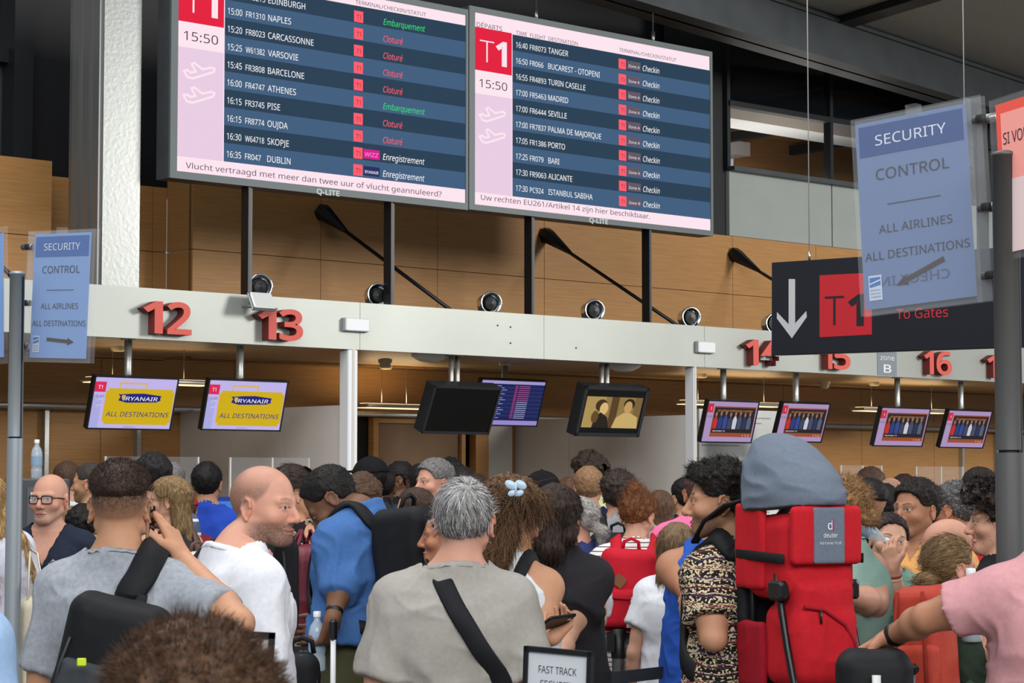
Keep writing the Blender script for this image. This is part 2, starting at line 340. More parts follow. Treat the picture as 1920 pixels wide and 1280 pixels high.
# ------------------------------------------------------------------ things on the wall and soffit
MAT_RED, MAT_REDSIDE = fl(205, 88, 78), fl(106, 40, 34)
def number(n, spans, label):
    digs = list(n); z0 = wp(268, 622, .06)[1]; h = wp(290, 553, .06)[1] - z0
    s0 = wp(spans[0][0], 640, .06)[0]; t = thing('counter_number', label, 'sign', W(s0, 0, z0), 0, 'red numerals on the soffit')
    for d, (a, c) in zip(digs, spans):
        sa, sb = wp(a, 640, .06)[0], wp(c, 640, .06)[0]; m = MB()
        V, Fc, wd = text_mesh(d, .045, .022); V = V.copy(); V[:, 0] = V[:, 0] * (sb - sa) / wd; V[:, 1] *= h
        M = WM(sa, .046, z0)
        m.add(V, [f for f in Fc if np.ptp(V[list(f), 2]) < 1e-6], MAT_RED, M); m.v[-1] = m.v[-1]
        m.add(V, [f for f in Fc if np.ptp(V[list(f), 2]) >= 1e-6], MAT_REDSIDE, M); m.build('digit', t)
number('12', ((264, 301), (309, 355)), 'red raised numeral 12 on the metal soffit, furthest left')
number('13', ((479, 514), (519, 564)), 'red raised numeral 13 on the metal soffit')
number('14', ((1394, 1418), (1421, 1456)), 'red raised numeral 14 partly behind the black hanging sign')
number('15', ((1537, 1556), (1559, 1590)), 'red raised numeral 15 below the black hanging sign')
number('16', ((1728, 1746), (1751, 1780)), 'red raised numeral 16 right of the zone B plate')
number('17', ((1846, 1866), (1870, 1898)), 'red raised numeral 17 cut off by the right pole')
m = MB(); s0, z0 = wp(1645, 712, 0.0); s1, z1 = wp(1680, 640, 0.0); z0 = wp(1645, 710, 0)[1]; h = .42
M = WM(s0, .0, ZB + .01); wd = s1 - s0; m.rect(0, 0, wd, ZT - ZB - .02, fl(122, 132, 140), M, z=.006, t=.006)
t = thing('zone_sign', 'grey zone B plate on the metal soffit between 15 and 16', 'sign', W(s0, 0, ZB)); m.build('plate', t)
m = MB(); m.text('zone', wd * .5, .155, .062, WHITE, M, w=wd * .74, align=.5, z=.009); m.text('B', wd * .5, .028, .10, WHITE, M, w=wd * .4, align=.5, bold=.012, z=.009); m.build('lettering', t)
for px, py, nm in ((671, 609, 'white emergency light box on the soffit above the left white post'), (1326, 651, 'white emergency light box on the soffit left of numeral 14')):
    s, z = wp(px, py, .05); t = thing('emergency_light', nm, 'light', W(s, 0, z), 0, 'emergency lights on the soffit')
    k = 1 if px < 900 else .95; m = MB(); wbox(m, s - .125 * k, s + .125 * k, 0, .03, z - .056, z + .056, fl(150, 152, 155), .006); m.build('housing', t)
    m = MB(); wbox(m, s - .12 * k, s + .12 * k, .03, .055, z - .052, z + .052, WHITE, .008); m.build('diffuser', t)
# air nozzles on the soffit
for i, px in enumerate((488, 710, 921, 1115, 1296, 1452)):
    s, z = wp(px, 560, -.2); z = 3.23; t = thing('air_nozzle', ['round steel air nozzle on the soffit behind the floodlight', 'round steel air nozzle on the soffit beside the second board post', 'round steel air nozzle on the soffit left of the third board post', 'round steel air nozzle on the soffit left of the fourth board post', 'round steel air nozzle on the soffit right of the fourth board post', 'round steel air nozzle half behind the black hanging sign'][i], 'vent', W(s, -.25, 3.1), 0, 'air nozzles on the soffit')
    M = WM(s, -.2, z + .01) @ Matrix.Rotation(R(-18), 4, 'Y')
    m = MB(); m.lathe([(.085, -.12), (.1, -.02), (.104, .0), (.1, .012), (.088, .008), (.066, -.03), (.06, -.04)], CHROME, 28, M); m.build('ring', t)
    m = MB(); m.lathe([(.062, -.03), (.05, -.03), (.0, -.02)][::-1], BLACKP, 20, M @ Matrix.Translation((.008, 0, .012))); m.build('duct_opening', t)
    m = MB(); m.tube([W(s, -.3, 3.08), W(s, -.3, z)], .05, DSTEEL, 12); m.build('stem', t)
# floodlight
s, z = wp(486, 562, .12); t = thing('floodlight', 'small glass floodlight on a bracket above numeral 13', 'light', W(s, 0, z))
m = MB(); m.box((-.1, -.012, -.06), (.1, .012, .08), mat('floodlight_glass', C(215, 218, 215), .12, .2), WM(s, .16, z, R(62)), .006); m.build('lens', t)
m = MB(); m.box((-.11, -.03, -.07), (.11, -.01, .09), STEEL, WM(s, .16, z, R(62)), .006); m.build('housing', t)
m = MB(); m.tube([W(s, -.02, z - .02), W(s, .1, z - .015)], .012, STEEL, 8); m.tube([W(s - .09, .02, z - .05), W(s + .12, .2, z - .07)], .008, STEEL, 8); m.build('bracket', t)
# tie rods
for s, nm in ((-.55, 'black tie rod with wall shoe at the far left'), (3.6, 'black tie rod with wall shoe under the left departures board'), (6.4, 'black tie rod with wall shoe under the right departures board'), (9.2, 'black tie rod with wall shoe behind the black hanging sign')):
    t = thing('tie_rod', nm, 'rod', W(s, -2.0, 4.14), 0, 'tie rods holding the soffit'); m = MB()
    a, e = W(s, -1.9, 4.10), W(s, -.12, 3.13); m.tube([a, e], .018, BLACKP, 8); m.build('rod', t)
    m = MB(); m.tube([W(s, -1.99, 4.16), W(s, -1.93, 4.135), W(s, -1.62, 3.95)], [.085, .075, .02], BLACKP, 6, smooth=False); m.build('wall_shoe', t)

# ------------------------------------------------------------------ departures boards
OB = -.07
NAVY, NAVL = em(35, 60, 82), em(62, 92, 125); PINK, PALE = em(232, 204, 226), em(252, 228, 238)
WTXT, REDB, GRN, REDT = em(250, 250, 252), em(226, 22, 58), em(52, 222, 120), em(255, 92, 108); INK = em(84, 62, 84)
def board(name, label, xl, xr, y_seam_px, rows, row_x, y0, dy, cols, scr, clock, head, ticker, ql, plane_pts):
    sl, sr = wp(xl[0], xl[1], OB)[0], wp(xr[0], xr[1], OB)[0]; zb = wp(xl[0], xl[1], OB)[1]; zt = zb + (sr - sl) * .576
    M = WM(sl, OB, zb); w, h = sr - sl, zt - zb
    u = lambda px, py: wp(px, py, OB)[0] - sl
    v = lambda px, py: wp(px, py, OB)[1] - zb
    t = thing('departures_board', label, 'screen', W(sl + w / 2, OB, zb), 0, 'departures boards')
    m = MB(); m.box((0, 0, -.18), (w, h, -.012), DSTEEL, M)
    FR = mat('grey_board_frame', C(88, 95, 97), .5, .2); x0, x1 = u(*scr[0]), u(*scr[1]); yb = v(*scr[2])
    m.box((0, 0, -.012), (w, yb, .012), FR, M); m.box((0, h - .05, -.012), (w, h, .012), FR, M); m.box((0, yb, -.012), (x0, h - .05, .012), FR, M); m.box((x1, yb, -.012), (w, h - .05, .012), FR, M)
    fr = m.build('frame', t)
    m = MB(); a = u(*ql[0]); m.text('Q-LITE', a, v(*ql[0]), .052, fl(205, 212, 212), M, w=u(*ql[1]) - a, bold=.01, z=.014); m.build('brand_lettering', fr)
    m = MB(); scn = MB()
    ty = v(*ticker[0]); xc = u(*clock[0]); zr = lambda k: v(row_x, y0 + dy * k); rh = (zr(0) - zr(9)) / 9
    scn.rect(x0, yb, x1, ty, PALE, M); hb = zr(0) + rh * .78
    scn.rect(x0, ty, xc, v(*clock[1]), PINK, M); scn.rect(x0, v(*clock[1]), xc, v(*clock[2]), PALE, M)
    sqh = (xc - x0) * .86; ysq = v(*clock[2]); scn.rect(x0, ysq, xc, ysq + sqh, REDB, M)
    scn.rect(xc, hb, x1, h - .05, PALE, M); scn.rect(x0, ysq + sqh, xc, h - .05, PALE, M)
    scn.rect(xc, ty, xc + .008, hb, PALE, M)
    for k in range(10):
        top = hb if k == 0 else zr(k) + rh * .78; bot = ty if k == 9 else zr(k + 1) + rh * .78
        scn.rect(xc + .008, bot, x1, top, NAVL if k % 2 else NAVY, M)
    scn.build('screen', t)
    cap = rh * .44
    yb2 = zr(4); pc = [u(c, y0 + dy * 5) for c in cols]
    for k, (tm, flt, dest, st, extra) in enumerate(rows):
        y = zr(k); b2 = dict(z=.004)
        m.text(tm, pc[0], y, cap, WTXT, M, w=pc[1] - pc[0], **b2)
        m.text(flt, pc[2], y, cap * .92, WTXT, M, w=(pc[3] - pc[2]) * len(flt) / 6.0, **b2)
        m.text(dest, pc[4], y, cap, WTXT, M, xs=.92, **b2)
        yb3 = y - rh * .18; m.rect(pc[5], yb3, pc[6], yb3 + rh * .66, REDT, M, z=.003)
        m.text('T1', (pc[5] + pc[6]) / 2, yb3 + rh * .16, rh * .34, em(120, 20, 40), M, xs=.9, align=.5, z=.005)
        xs_ = pc[7]
        if extra:
            cc, tt, tc = {'A': ((96, 84, 98), 'Zone A', (235, 232, 238)), 'B': ((96, 84, 98), 'Zone B', (235, 232, 238)), 'W': ((214, 18, 140), 'W!ZZ', (250, 150, 220)), 'R': ((30, 40, 96), 'RYANAIR', (250, 250, 255))}[extra]
            e0, e1 = pc[8], pc[9]; m.rect(e0, yb3 + .01, e1, yb3 + rh * .62, em(*cc), M, z=.003)
            m.text(tt, (e0 + e1) / 2, yb3 + rh * .2, rh * (.3 if extra in 'W' else .22), em(*tc), M, w=(e1 - e0) * .84, align=.5, bold=0, shear=.2 if extra == 'W' else 0, z=.005)
        cs = {'E': GRN, 'C': REDT}.get(st, WTXT); tx = {'E': 'Embarquement', 'C': 'Cloturé', 'N': 'Enregistrement', 'K': 'Checkin'}[st]
        m.text(tx, xs_, y - rh * .06, cap * 1.02, cs, M, xs=.86, shear=.2, bold=0, **b2)
    for (txt, p, q, hh, c2) in head: a = u(*p); m.text(txt, a, v(*p), hh, INK, M, w=u(*q) - a, z=.004)
    a = u(*ticker[1]); m.text(ticker[3], a, v(*ticker[1]), .056, INK, M, w=u(*ticker[2]) - a, z=.004)
    m.text('15:50', (x0 + xc) / 2, (v(*clock[1]) + ysq) / 2 - .043, .088, INK, M, w=(xc - x0) * .74, align=.5, z=.004)
    m.text('T', x0 + (xc - x0) * .14, ysq + sqh * .2, sqh * .66, PALE, M, w=(xc - x0) * .38, bold=-.016, z=.004); m.text('1', x0 + (xc - x0) * .56, ysq + sqh * .2, sqh * .66, PALE, M, w=(xc - x0) * .3, bold=.03, z=.004)
    for pts in plane_pts:
        q = [(u(*p), v(*p)) for p in pts]; q.append(q[0])
        for (ax, ay), (bx, by) in zip(q[:-1], q[1:]):
            tv = np.array([bx - ax, by - ay]); L = np.linalg.norm(tv); nx, ny = np.array([-tv[1], tv[0]]) / L * .009; ex, ey = tv / L * .006
            m.poly([(ax - nx - ex, ay - ny - ey), (bx - nx + ex, by - ny + ey), (bx + nx + ex, by + ny + ey), (ax + nx - ex, ay + ny - ey)], PALE, M, z=.004)
    m.build('display_lettering', t)
    return t, sl, sr, zb, zt
r1 = [('14:55', 'FR8215', 'EDINBURGH', 'E', ''), ('15:00', 'FR1310', 'NAPLES', 'C', ''), ('15:20', 'FR8023', 'CARCASSONNE', 'C', ''), ('15:25', 'W61382', 'VARSOVIE', 'C', ''), ('15:45', 'FR3808', 'BARCELONE', 'C', ''), ('16:00', 'FR4747', 'ATHENES', 'E', ''), ('16:15', 'FR3745', 'PISE', 'C', ''), ('16:15', 'FR8774', 'OUJDA', 'C', ''), ('16:30', 'W64718', 'SKOPJE', 'N', 'W'), ('16:35', 'FR047', 'DUBLIN', 'N', 'R')]
r2 = [('16:40', 'FR8073', 'TANGER', 'K', 'A'), ('16:50', 'FR066', 'BUCAREST - OTOPENI', 'K', 'A'), ('16:55', 'FR4893', 'TURIN CASELLE', 'K', 'A'), ('17:00', 'FR5463', 'MADRID', 'K', 'A'), ('17:00', 'FR6444', 'SEVILLE', 'K', 'A'), ('17:00', 'FR7837', 'PALMA DE MAJORQUE', 'K', 'A'), ('17:05', 'FR1386', 'PORTO', 'K', 'A'), ('17:25', 'FR079', 'BARI', 'K', 'A'), ('17:30', 'FR9063', 'ALICANTE', 'K', 'A'), ('17:30', 'PC924', 'ISTANBUL SABIHA', 'K', 'B')]
z5 = lambda x, y: (300 + x / 3.048, y / 3.048)
z6 = lambda x, y: (860 + x / 2.783, y / 2.783)
PL = [(135, 405), (155, 400), (172, 414), (204, 410), (180, 366), (196, 360), (242, 396), (292, 386), (312, 394), (306, 412), (186, 448), (155, 440)]
pl1 = [[z5(x, y) for x, y in PL], [z5(x - 2, y + 139) for x, y in PL]]
PL2 = [(108 + (x - 135) * .755, 598 + (y - 405) * .80) for x, y in PL]
pl2 = [[z6(x, y) for x, y in PL2], [z6(x - 1, y + 113) for x, y in PL2]]
b1 = board('a', 'left departures board listing boarding and closed flights from Naples to Dublin', (317, 333), (876, 392), 0, r1, 427, -7.5, 33.57, (425.7, 452.6, 459.8, 495.5, 501.5, 663, 680, 718, 682, 712), ((331, 250), (872, 300), (331, 320.5)),
           ((418.5, 200), (331, 86), (331, 37.7)), [('TERMINAL/CHECKIN/STATUT', z5(1116, 22), z5(1518, 93), .040, 0)], ((331, 292), (347.6, 315), (827.6, 366), 'Vlucht vertraagd met meer dan twee uur of vlucht geannuleerd?'), (z5(890, 1108), z5(1020, 1117)), pl1)
b2 = board('b', 'right departures board listing check-in flights from Tangier to Istanbul', (878, 392.5), (1336, 442), 0, r2, 967, 88.8, 29.86, (967, 988.6, 993, 1023.5, 1027.4, 1160, 1173.7, 1205, 1176, 1201), ((889, 250), (1331, 300), (889, 383)),
           ((959.5, 200), (889, 174), (889, 130)), [('DÉPARTS', z6(93, 140), z6(225, 150), .052, 0), ('TIME  FLIGHT  DESTINATION', z6(298, 180), z6(620, 225), .042, 0), ('TERMINAL/CHECKIN/STATUT', z6(836, 268), z6(1134, 318), .040, 0)], ((889, 359.5), z6(115, 1042), z6(997, 1140), 'Uw rechten EU261/Artikel 14 zijn hier beschikbaar.'), (z6(676, 1160), z6(774, 1168)), pl2)
for t, pxs in ((b1[0], (463, 730)), (b2[0], (993, 1213))):
    for px in pxs:
        s = wp(px, 460, -.14)[0]; m = MB(); wbox(m, s - .028, s + .022, -.18, -.1, ZT - .05, 4.1, DSTEEL); wbox(m, s - .03, s - .012, -.178, -.08, ZT - .05, 4.1, BLACKP); m.build('post', t)
for px, nm, t in ((1005, '', b2[0]), (1224, '', b2[0])):
    s = wp(px, 40, -.12)[0]; m = MB(); m.tube([W(s, -.12, b2[4] - .02), W(s, -.12, 7.75)], .008, DSTEEL, 6); m.tube([W(s, -.12, b2[4] - .02), W(s, -.12, b2[4] + .1)], .02, STEEL, 8); m.build('suspension_cable', t)
# ------------------------------------------------------------------ monitors, lamps and small fittings under the soffit
def fit_monitor(TL, TR, BL, o):
    lo, hi = -.1, .4
    for _ in range(40):
        t = (lo + hi) / 2
        if wp(*TL, o + t / 2)[0] > wp(*BL, o - t / 2)[0]: lo = t
        else: hi = t
    s0, zt = wp(*TL, o + t / 2); _, zb = wp(*BL, o - t / 2); s1 = wp(*TR, o + t / 2)[0]
    w = s1 - s0; h = math.hypot(zt - zb, t); tilt = math.atan2(t, zt - zb)
    return WM(s0 + w / 2, o, (zt + zb) / 2, tilt), w, h, s0 + w / 2, (zt + zb) / 2, zt
def monitor(label, TL, TR, BL, o, pole_px, paint, depth=.05, bez=.012, poles=1, pr=.03, bezm=None, bottom=0):
    M, w, h, s, z, zt = fit_monitor(TL, TR, BL, o); t = thing('hanging_monitor', label, 'screen', W(s, o, z), 0, 'monitors hanging under the soffit')
    bm = bezm or BLACKP; m = MB(); m.box((-w / 2, -h / 2, -depth), (w / 2, h / 2, -.002), bm, M, .006)
    for a, c in (((-w / 2, h / 2 - bez), (w / 2, h / 2)), ((-w / 2, -h / 2), (w / 2, -h / 2 + bez + bottom)), ((-w / 2, -h / 2), (-w / 2 + bez, h / 2)), ((w / 2 - bez, -h / 2), (w / 2, h / 2))): m.box((*a, -.004), (*c, .008), bm, M)
    m.box((-.12, -.12, -depth - .05), (.12, .12, -depth + .002), bm, M, .01); m.build('case', t)
    m = MB(); paint(m, M, w / 2 - bez, -h / 2 + bez + bottom, h / 2 - bez); m.build('screen', t)
    sp_ = wp(pole_px, 690, o - .09)[0]
    for k in range(poles): m = MB(); m.tube([W(sp_ + k * .07, o - .09, ZB + .03), W(sp_ + k * .07, o - .09, z)], pr, ALU, 12); m.lathe([(.055, -.012), (.055, .012)], ALU, 16, Matrix.Translation(Vector(W(sp_ + k * .07, o - .09, ZB + .012)))); m.build('pole', t)
    return t
LILAC, YEL, NAVI = em(190, 178, 232), em(205, 172, 22), em(30, 28, 120)
def ryan(m, M, a, y0, y1):
    h = y1 - y0; m.rect(-a, y0, a, y1, LILAC, M); m.rect(-a, y0, -a + .11 * a * 2, y0 + h * .62, em(168, 168, 222), M, z=.002)
    m.rect(-a, y1 - h * .29, -a + .28 * a, y1 - h * .09, em(214, 40, 84), M, z=.002); m.text('T1', -a + .14 * a, y1 - h * .23, h * .09, WTXT, M, align=.5, z=.004); m.text('15:50', -a + .14 * a, y1 - h * .39, h * .055, INK, M, w=.25 * a, align=.5, z=.004)
    x0, x1, yb, yt = -a + .30 * a, a * .985, y0 + h * .075, y1 - h * .21
    m.rect(x0 + .02, yb, x1 - .02, yt, YEL, M, z=.002); m.rect(x0, yb + .02, x1, yt - .02, YEL, M, z=.002)
    for p in ((x0 + .3 * a, yt, x0 + .33 * a, yt + h * .11), (x0 + .95 * a, yt, x0 + .98 * a, yt + h * .11), (x0 + .3 * a, yt + h * .09, x0 + .98 * a, yt + h * .12)): m.rect(*p, em(214, 178, 70), M, z=.003)
    cx = (x0 + x1) / 2 - .02 * a; pts = [(cx + q * a, y0 + h * r) for q, r in ((-.50, .55), (-.46, .63), (-.52, .67), (-.2, .69), (.1, .70), (.42, .67), (.54, .66), (.52, .60), (.54, .57), (.44, .53), (.1, .52), (-.3, .51))]
    m.poly(pts, NAVI, M, z=.003, t=.001); m.text('RYANAIR', cx + .06 * a, y0 + h * .555, h * .095, WTXT, M, w=.78 * a, align=.5, bold=0, shear=.1, z=.005)
    m.poly([(cx - .43 * a, y0 + h * .66), (cx - .34 * a, y0 + h * .66), (cx - .34 * a, y0 + h * .58), (cx - .385 * a, y0 + h * .545), (cx - .43 * a, y0 + h * .60)], em(196, 176, 110), M, z=.005, t=.001)
    m.text('ALL DESTINATIONS', (x0 + x1) / 2, y0 + h * .235, h * .115, NAVI, M, w=(x1 - x0) * .92, align=.5, bold=.004, shear=.15, z=.005); m.text('destinations', 0, y0 + h * .018, h * .03, INK, M, w=.3 * a, align=.5, z=.004)
    for k in range(2):
        for q in ((.03, .05, .2, .09), (.08, .02, .12, .12)): m.poly([(-a + (.04 + q[0]) * a, y0 + h * (.38 + .12 * k + q[1])), (-a + (.02 + q[2]) * a, y0 + h * (.40 + .12 * k + q[1])), (-a + (.02 + q[2]) * a, y0 + h * (.42 + .12 * k + q[1]))], em(206, 206, 240), M, z=.004, t=.001)
def flights(m, M, a, y0, y1):
    h = y1 - y0; m.rect(-a, y0, a, y1, em(28, 34, 82), M); m.rect(-a, y1 - h * .075, a, y1, em(158, 150, 205), M, z=.002); m.rect(-a, y0, a, y0 + h * .1, em(150, 135, 200), M, z=.002)
    m.rect(-a, y1 - h * .2, -a + .3 * a, y1 - h * .075, em(205, 40, 84), M, z=.003); m.text('T1', -a + .15 * a, y1 - h * .18, h * .08, WTXT, M, align=.5, z=.005)
    for k in range(17):
        y = y1 - h * (.125 + .045 * k)
        if k % 2: m.rect(-a, y - h * .01, a, y + h * .034, em(36, 46, 98), M, z=.002)
        m.rect(-a + .33 * a, y, -a + .33 * a + a * (.3 + .25 * ((k * 7) % 5) / 5), y + h * .014, em(150, 150, 200), M, z=.004); m.rect(.08 * a, y, .16 * a, y + h * .02, em(190, 60, 110), M, z=.004); m.rect(.2 * a, y, .55 * a, y + h * .012, em(180, 90, 140) if k < 8 else em(175, 175, 215), M, z=.004)
def film(m, M, a, y0, y1):
    h = y1 - y0; K = em(8, 8, 8); m.rect(-a, y0, a, y1, K, M); b0, b1 = y0 + h * .12, y1 - h * .16; H = b1 - b0
    m.rect(-a * .95, b0, a * .95, b1, em(142, 116, 66), M, z=.002); m.rect(-a * .95, b0, -a * .3, b1, em(170, 142, 84), M, z=.003); m.rect(-.1 * a, b0, a * .15, b1, em(84, 62, 34), M, z=.003); m.rect(a * .7, b0, a * .95, b1, em(120, 96, 54), M, z=.003)
    def blob(cx, cy, rx, ry, c, z): m.poly([(a * (cx + rx * math.cos(t)), b0 + H * (cy + ry * math.sin(t))) for t in np.linspace(0, 2 * math.pi, 14)[:-1]], c, M, z=z, t=.0005)
    blob(-.42, .72, .2, .2, em(64, 46, 26), .004); blob(-.32, .62, .14, .2, em(214, 180, 118), .005); m.poly([(-a * .62, b0), (-a * .05, b0), (-a * .15, b0 + H * .34), (-a * .4, b0 + H * .5), (-a * .58, b0 + H * .36)], em(36, 28, 20), M, z=.006, t=.0005); blob(-.58, .35, .12, .2, em(96, 70, 36), .007)
    blob(.52, .78, .19, .18, em(44, 32, 20), .004); blob(.5, .68, .14, .2, em(190, 152, 94), .005); m.poly([(a * .05, b0), (a * .93, b0), (a * .88, b0 + H * .36), (a * .6, b0 + H * .5), (a * .38, b0 + H * .5), (a * .14, b0 + H * .34)], em(196, 168, 104), M, z=.006, t=.0005)
def advert(m, M, a, y0, y1):
    h = y1 - y0; m.rect(-a, y0, a, y1, em(168, 142, 186), M); m.rect(-a, y1 - h * .28, -a + .24 * a, y1 - h * .06, em(196, 44, 66), M, z=.002); m.text('1', -a + .14 * a, y1 - h * .22, h * .1, WTXT, M, align=.5, z=.004); m.text('15:50', -a + .13 * a, y1 - h * .4, h * .06, INK, M, w=.22 * a, align=.5, z=.004)
    x0, x1, b0, b1 = -a + .28 * a, a * .96, y0 + h * .12, y1 - h * .12; m.rect(x0, b0, x1, b1, em(150, 74, 42), M, z=.002); m.rect(x0 + .03 * a, b0 + h * .1, x1 - .02 * a, b1 - h * .03, em(34, 30, 34), M, z=.003)
    m.text("SECURITY IS EVERYONE'S CONCERN!", (x0 + x1) / 2, b1 - h * .13, h * .06, em(206, 132, 80), M, w=(x1 - x0) * .84, align=.5, z=.005)
    cs = [(190, 44, 44), (40, 60, 120), (50, 70, 140), (60, 66, 90), (196, 196, 210), (70, 74, 96), (40, 50, 84), (84, 92, 116)]
    for k, c in enumerate(cs):
        x = x0 + (x1 - x0) * (.07 + .115 * k); y = b0 + h * .2; hh = h * (.3 + .02 * (k % 3)); d = (x1 - x0) * .045
        m.poly([(x - d, y), (x + d, y), (x + d * 1.1, y + hh * .7), (x + d * .4, y + hh), (x - d * .4, y + hh), (x - d * 1.1, y + hh * .7)], em(*c), M, z=.005, t=.0005)
        m.poly([(x + d * .55 * math.cos(t), y + hh + d * .9 + d * .9 * math.sin(t)) for t in np.linspace(0, 6.28, 9)[:-1]], em(150, 108, 84), M, z=.0055, t=.0005)
    m.text('REPORT IT', x0 + .08 * a, b0 + h * .13, h * .035, WTXT, M, w=.5 * a, z=.005); m.text('112', x1 - .1 * a, b0 + h * .02, h * .05, em(210, 200, 200), M, w=.3 * a, align=1, z=.005)
monitor('monitor showing a yellow suitcase advert under numeral 12', (178, 703), (336, 708), (161, 804), -.12, 240, ryan)
monitor('monitor showing a yellow suitcase advert under numeral 13', (392, 709), (541, 713), (376, 806), -.12, 450, ryan)
monitor('thin monitor listing flights, half hidden by the switched-off screen', (903, 709), (1025, 712), (884, 797), -1.0, 946, flights)
def off(m, M, a, y0, y1): m.rect(-a, y0, a, y1, mat('dead_screen', C(6, 6, 7), .12), M)
GB = mat('black_grey_bezel', C(34, 37, 40), .4)
monitor('thick black switched-off screen on twin poles', (815, 722), (941, 729), (790, 812), -.1, 846, off, .12, .02, 2, .022, GB)
monitor('grey-framed screen showing a sepia film of two people', (1098, 722), (1218, 730), (1077, 817), -.1, 1128, film, .12, .035, 2, .022, GB)
for nm, q, px in (('monitor with a dark security advert under numeral 14', ((1328, 749), (1424, 752), (1312, 829)), 1356), ('monitor with a dark security advert above the child carrier hood', ((1468, 753), (1557, 757), (1450, 828)), 1492), ('monitor with a dark security advert under numeral 16', ((1653, 762), (1745, 767), (1636, 836)), 1682), ('monitor with a dark security advert furthest right, beside the right pole', ((1779, 767), (1861, 770), (1760, 839)), 1801)):
    monitor(nm, *q, -.12, px, advert)
# pendant lamps: light goes up to the slats and down through a warm diffuser
WARM = mat('warm_lamp_diffuser', (1.0, .72, .40, 1), .5, emit=1.5)
for nm, pa, pb, o in (('long pendant lamp between the two yellow suitcase monitors', (160, 713), (392, 719), -1.2), ('long pendant lamp left of the switched-off screen', (676, 761), (800, 764), -2.0), ('long pendant lamp behind the monitor under numeral 14', (1277, 757), (1462, 758), -1.2), ('long pendant lamp behind the monitor under numeral 16', (1607, 770), (1772, 770), -1.2)):
    s0, z = wp(*pa, o); s1, z1 = wp(*pb, o); z = (z + z1) / 2; t = thing('pendant_lamp', nm, 'lamp', W((s0 + s1) / 2, o, z), 0, 'pendant lamps under the soffit')
    m = MB(); wbox(m, s0, s1, o - .11, o + .11, z - .012, z + .022, ALU, .01); m.build('housing', t)
    m = MB(); wbox(m, s0 + .03, s1 - .03, o - .09, o + .09, z - .018, z - .012, WARM); wbox(m, s0 + .03, s1 - .03, o - .05, o + .05, z + .022, z + .028, WARM); m.build('diffuser', t)
    for k, q in enumerate((s0 + .25, s1 - .25)):
        m = MB(); m.tube([W(q, o, z + .02), W(q, o, ZB + .02)], .003, STEEL, 5); m.build('suspension_wire', t)
    m = MB(); m.lathe([(.05, 0), (.06, .02), (.06, .05)], mat('cream_plastic', C(196, 182, 150), .5), 16, Matrix.Translation(Vector(W(s0 + .3, o, ZB - .02)))); m.build('ceiling_rose', t)
    l = bpy.data.lights.new('pendant_glow', 'AREA'); l.shape = 'RECTANGLE'; l.size = s1 - s0 - .1; l.size_y = .12; l.energy = 1.5 if s0 < 4 else 5; l.color = (1, .74, .42)
    lo = bpy.data.objects.new('pendant_glow', l); COL.objects.link(lo); lo.location = W((s0 + s1) / 2, o, z + .04); lo.rotation_euler = (math.pi, 0, TH)
for nm, px, py in (('white oval lamp set in the soffit above the switched-off screen', 806, 671), ('white oval lamp set in the soffit above the film screen', 1170, 691)):
    s, z = wp(px, py, -.35); t = thing('soffit_lamp', nm, 'lamp', W(s, -.35, ZB), 0, 'oval lamps in the soffit'); M = Matrix.Translation(Vector(W(s, -.35, ZB + .02)))
    m = MB(); m.lathe([(.155, .0), (.16, -.02), (.15, -.03)], WHITE, 24, M); m.build('rim', t); m = MB(); m.lathe([(.0, -.075), (.08, -.068), (.14, -.04), (.148, -.028)], mat('opal_glass', C(232, 230, 222), .3), 24, M); m.build('diffuser', t)
for nm, px, py, o in (('cream smoke detector under the soffit left of the switched-off screen', 722, 690, -1.3), ('cream smoke detector under the soffit behind numeral 15', 1546, 727, -1.5)):
    s, z = wp(px, py, o); t = thing('smoke_detector', nm, 'detector', W(s, o, ZB), 0, 'smoke detectors'); M = Matrix.Translation(Vector(W(s, o, ZB + .02)))
    m = MB(); m.lathe([(.035, -.075), (.05, -.06), (.05, -.03)], mat('cream_plastic', (.5, .46, .36, 1), .5), 16, M); m.build('sensor_head', t); m = MB(); m.lathe([(.06, -.03), (.065, 0)], mat('cream_plastic', (.5, .46, .36, 1), .5), 16, M); m.build('base', t)
# notice panel and acrylic screens over the desks
s0, z1 = wp(1311, 766, -.9); s1 = wp(1458, 770, -.9)[0]; z0 = z1 - 1.35; M = WM(s0, -.9, z0); t = thing('notice_panel', 'large white printed notice behind the dark-haired man with the child carrier', 'poster', W((s0 + s1) / 2, -.9, 0))
m = MB(); m.box((0, 0, -.03), (s1 - s0, z1 - z0, -.001), WHITE, M); m.box((.1, -z0, -.03), (.16, 0, -.005), STEEL, M); m.box((s1 - s0 - .16, -z0, -.03), (s1 - s0 - .1, 0, -.005), STEEL, M); m.build('board', t)
m = MB(); PAP, PIN = fl(206, 208, 206), fl(70, 76, 80); m.rect(.01, .01, s1 - s0 - .01, z1 - z0 - .01, PAP, M); H = z1 - z0
for y, w_, tx in ((.97, .93, 'Nous vous demandons de bien vouloir vous presenter'), (.93, .8, 'Wij vragen u om zich naar de balie te begeven'), (.76, .5, 'Merci de votre comprehension.'), (.66, .33, 'Direction - BSCA'), (.585, .25, 'Beste reizigers,'), (.49, .95, 'De Directie van Brussels South Charleroi Airport vraagt'), (.45, .9, 'de toegang tot de terminal is voorbehouden aan passagiers'), (.41, .6, 'Wij danken u voor uw begrip'), (.3, .7, 'Dear travellers, please have your documents ready'), (.26, .9, 'Access to the terminal is reserved for passengers only')):
    m.text(tx, .03, H * y - .045, .022, PIN, M, w=(s1 - s0 - .06) * w_, z=.003)
m.build('printed_sheet', t)
DESK = mat('desk_front', C(120, 112, 104), .5)
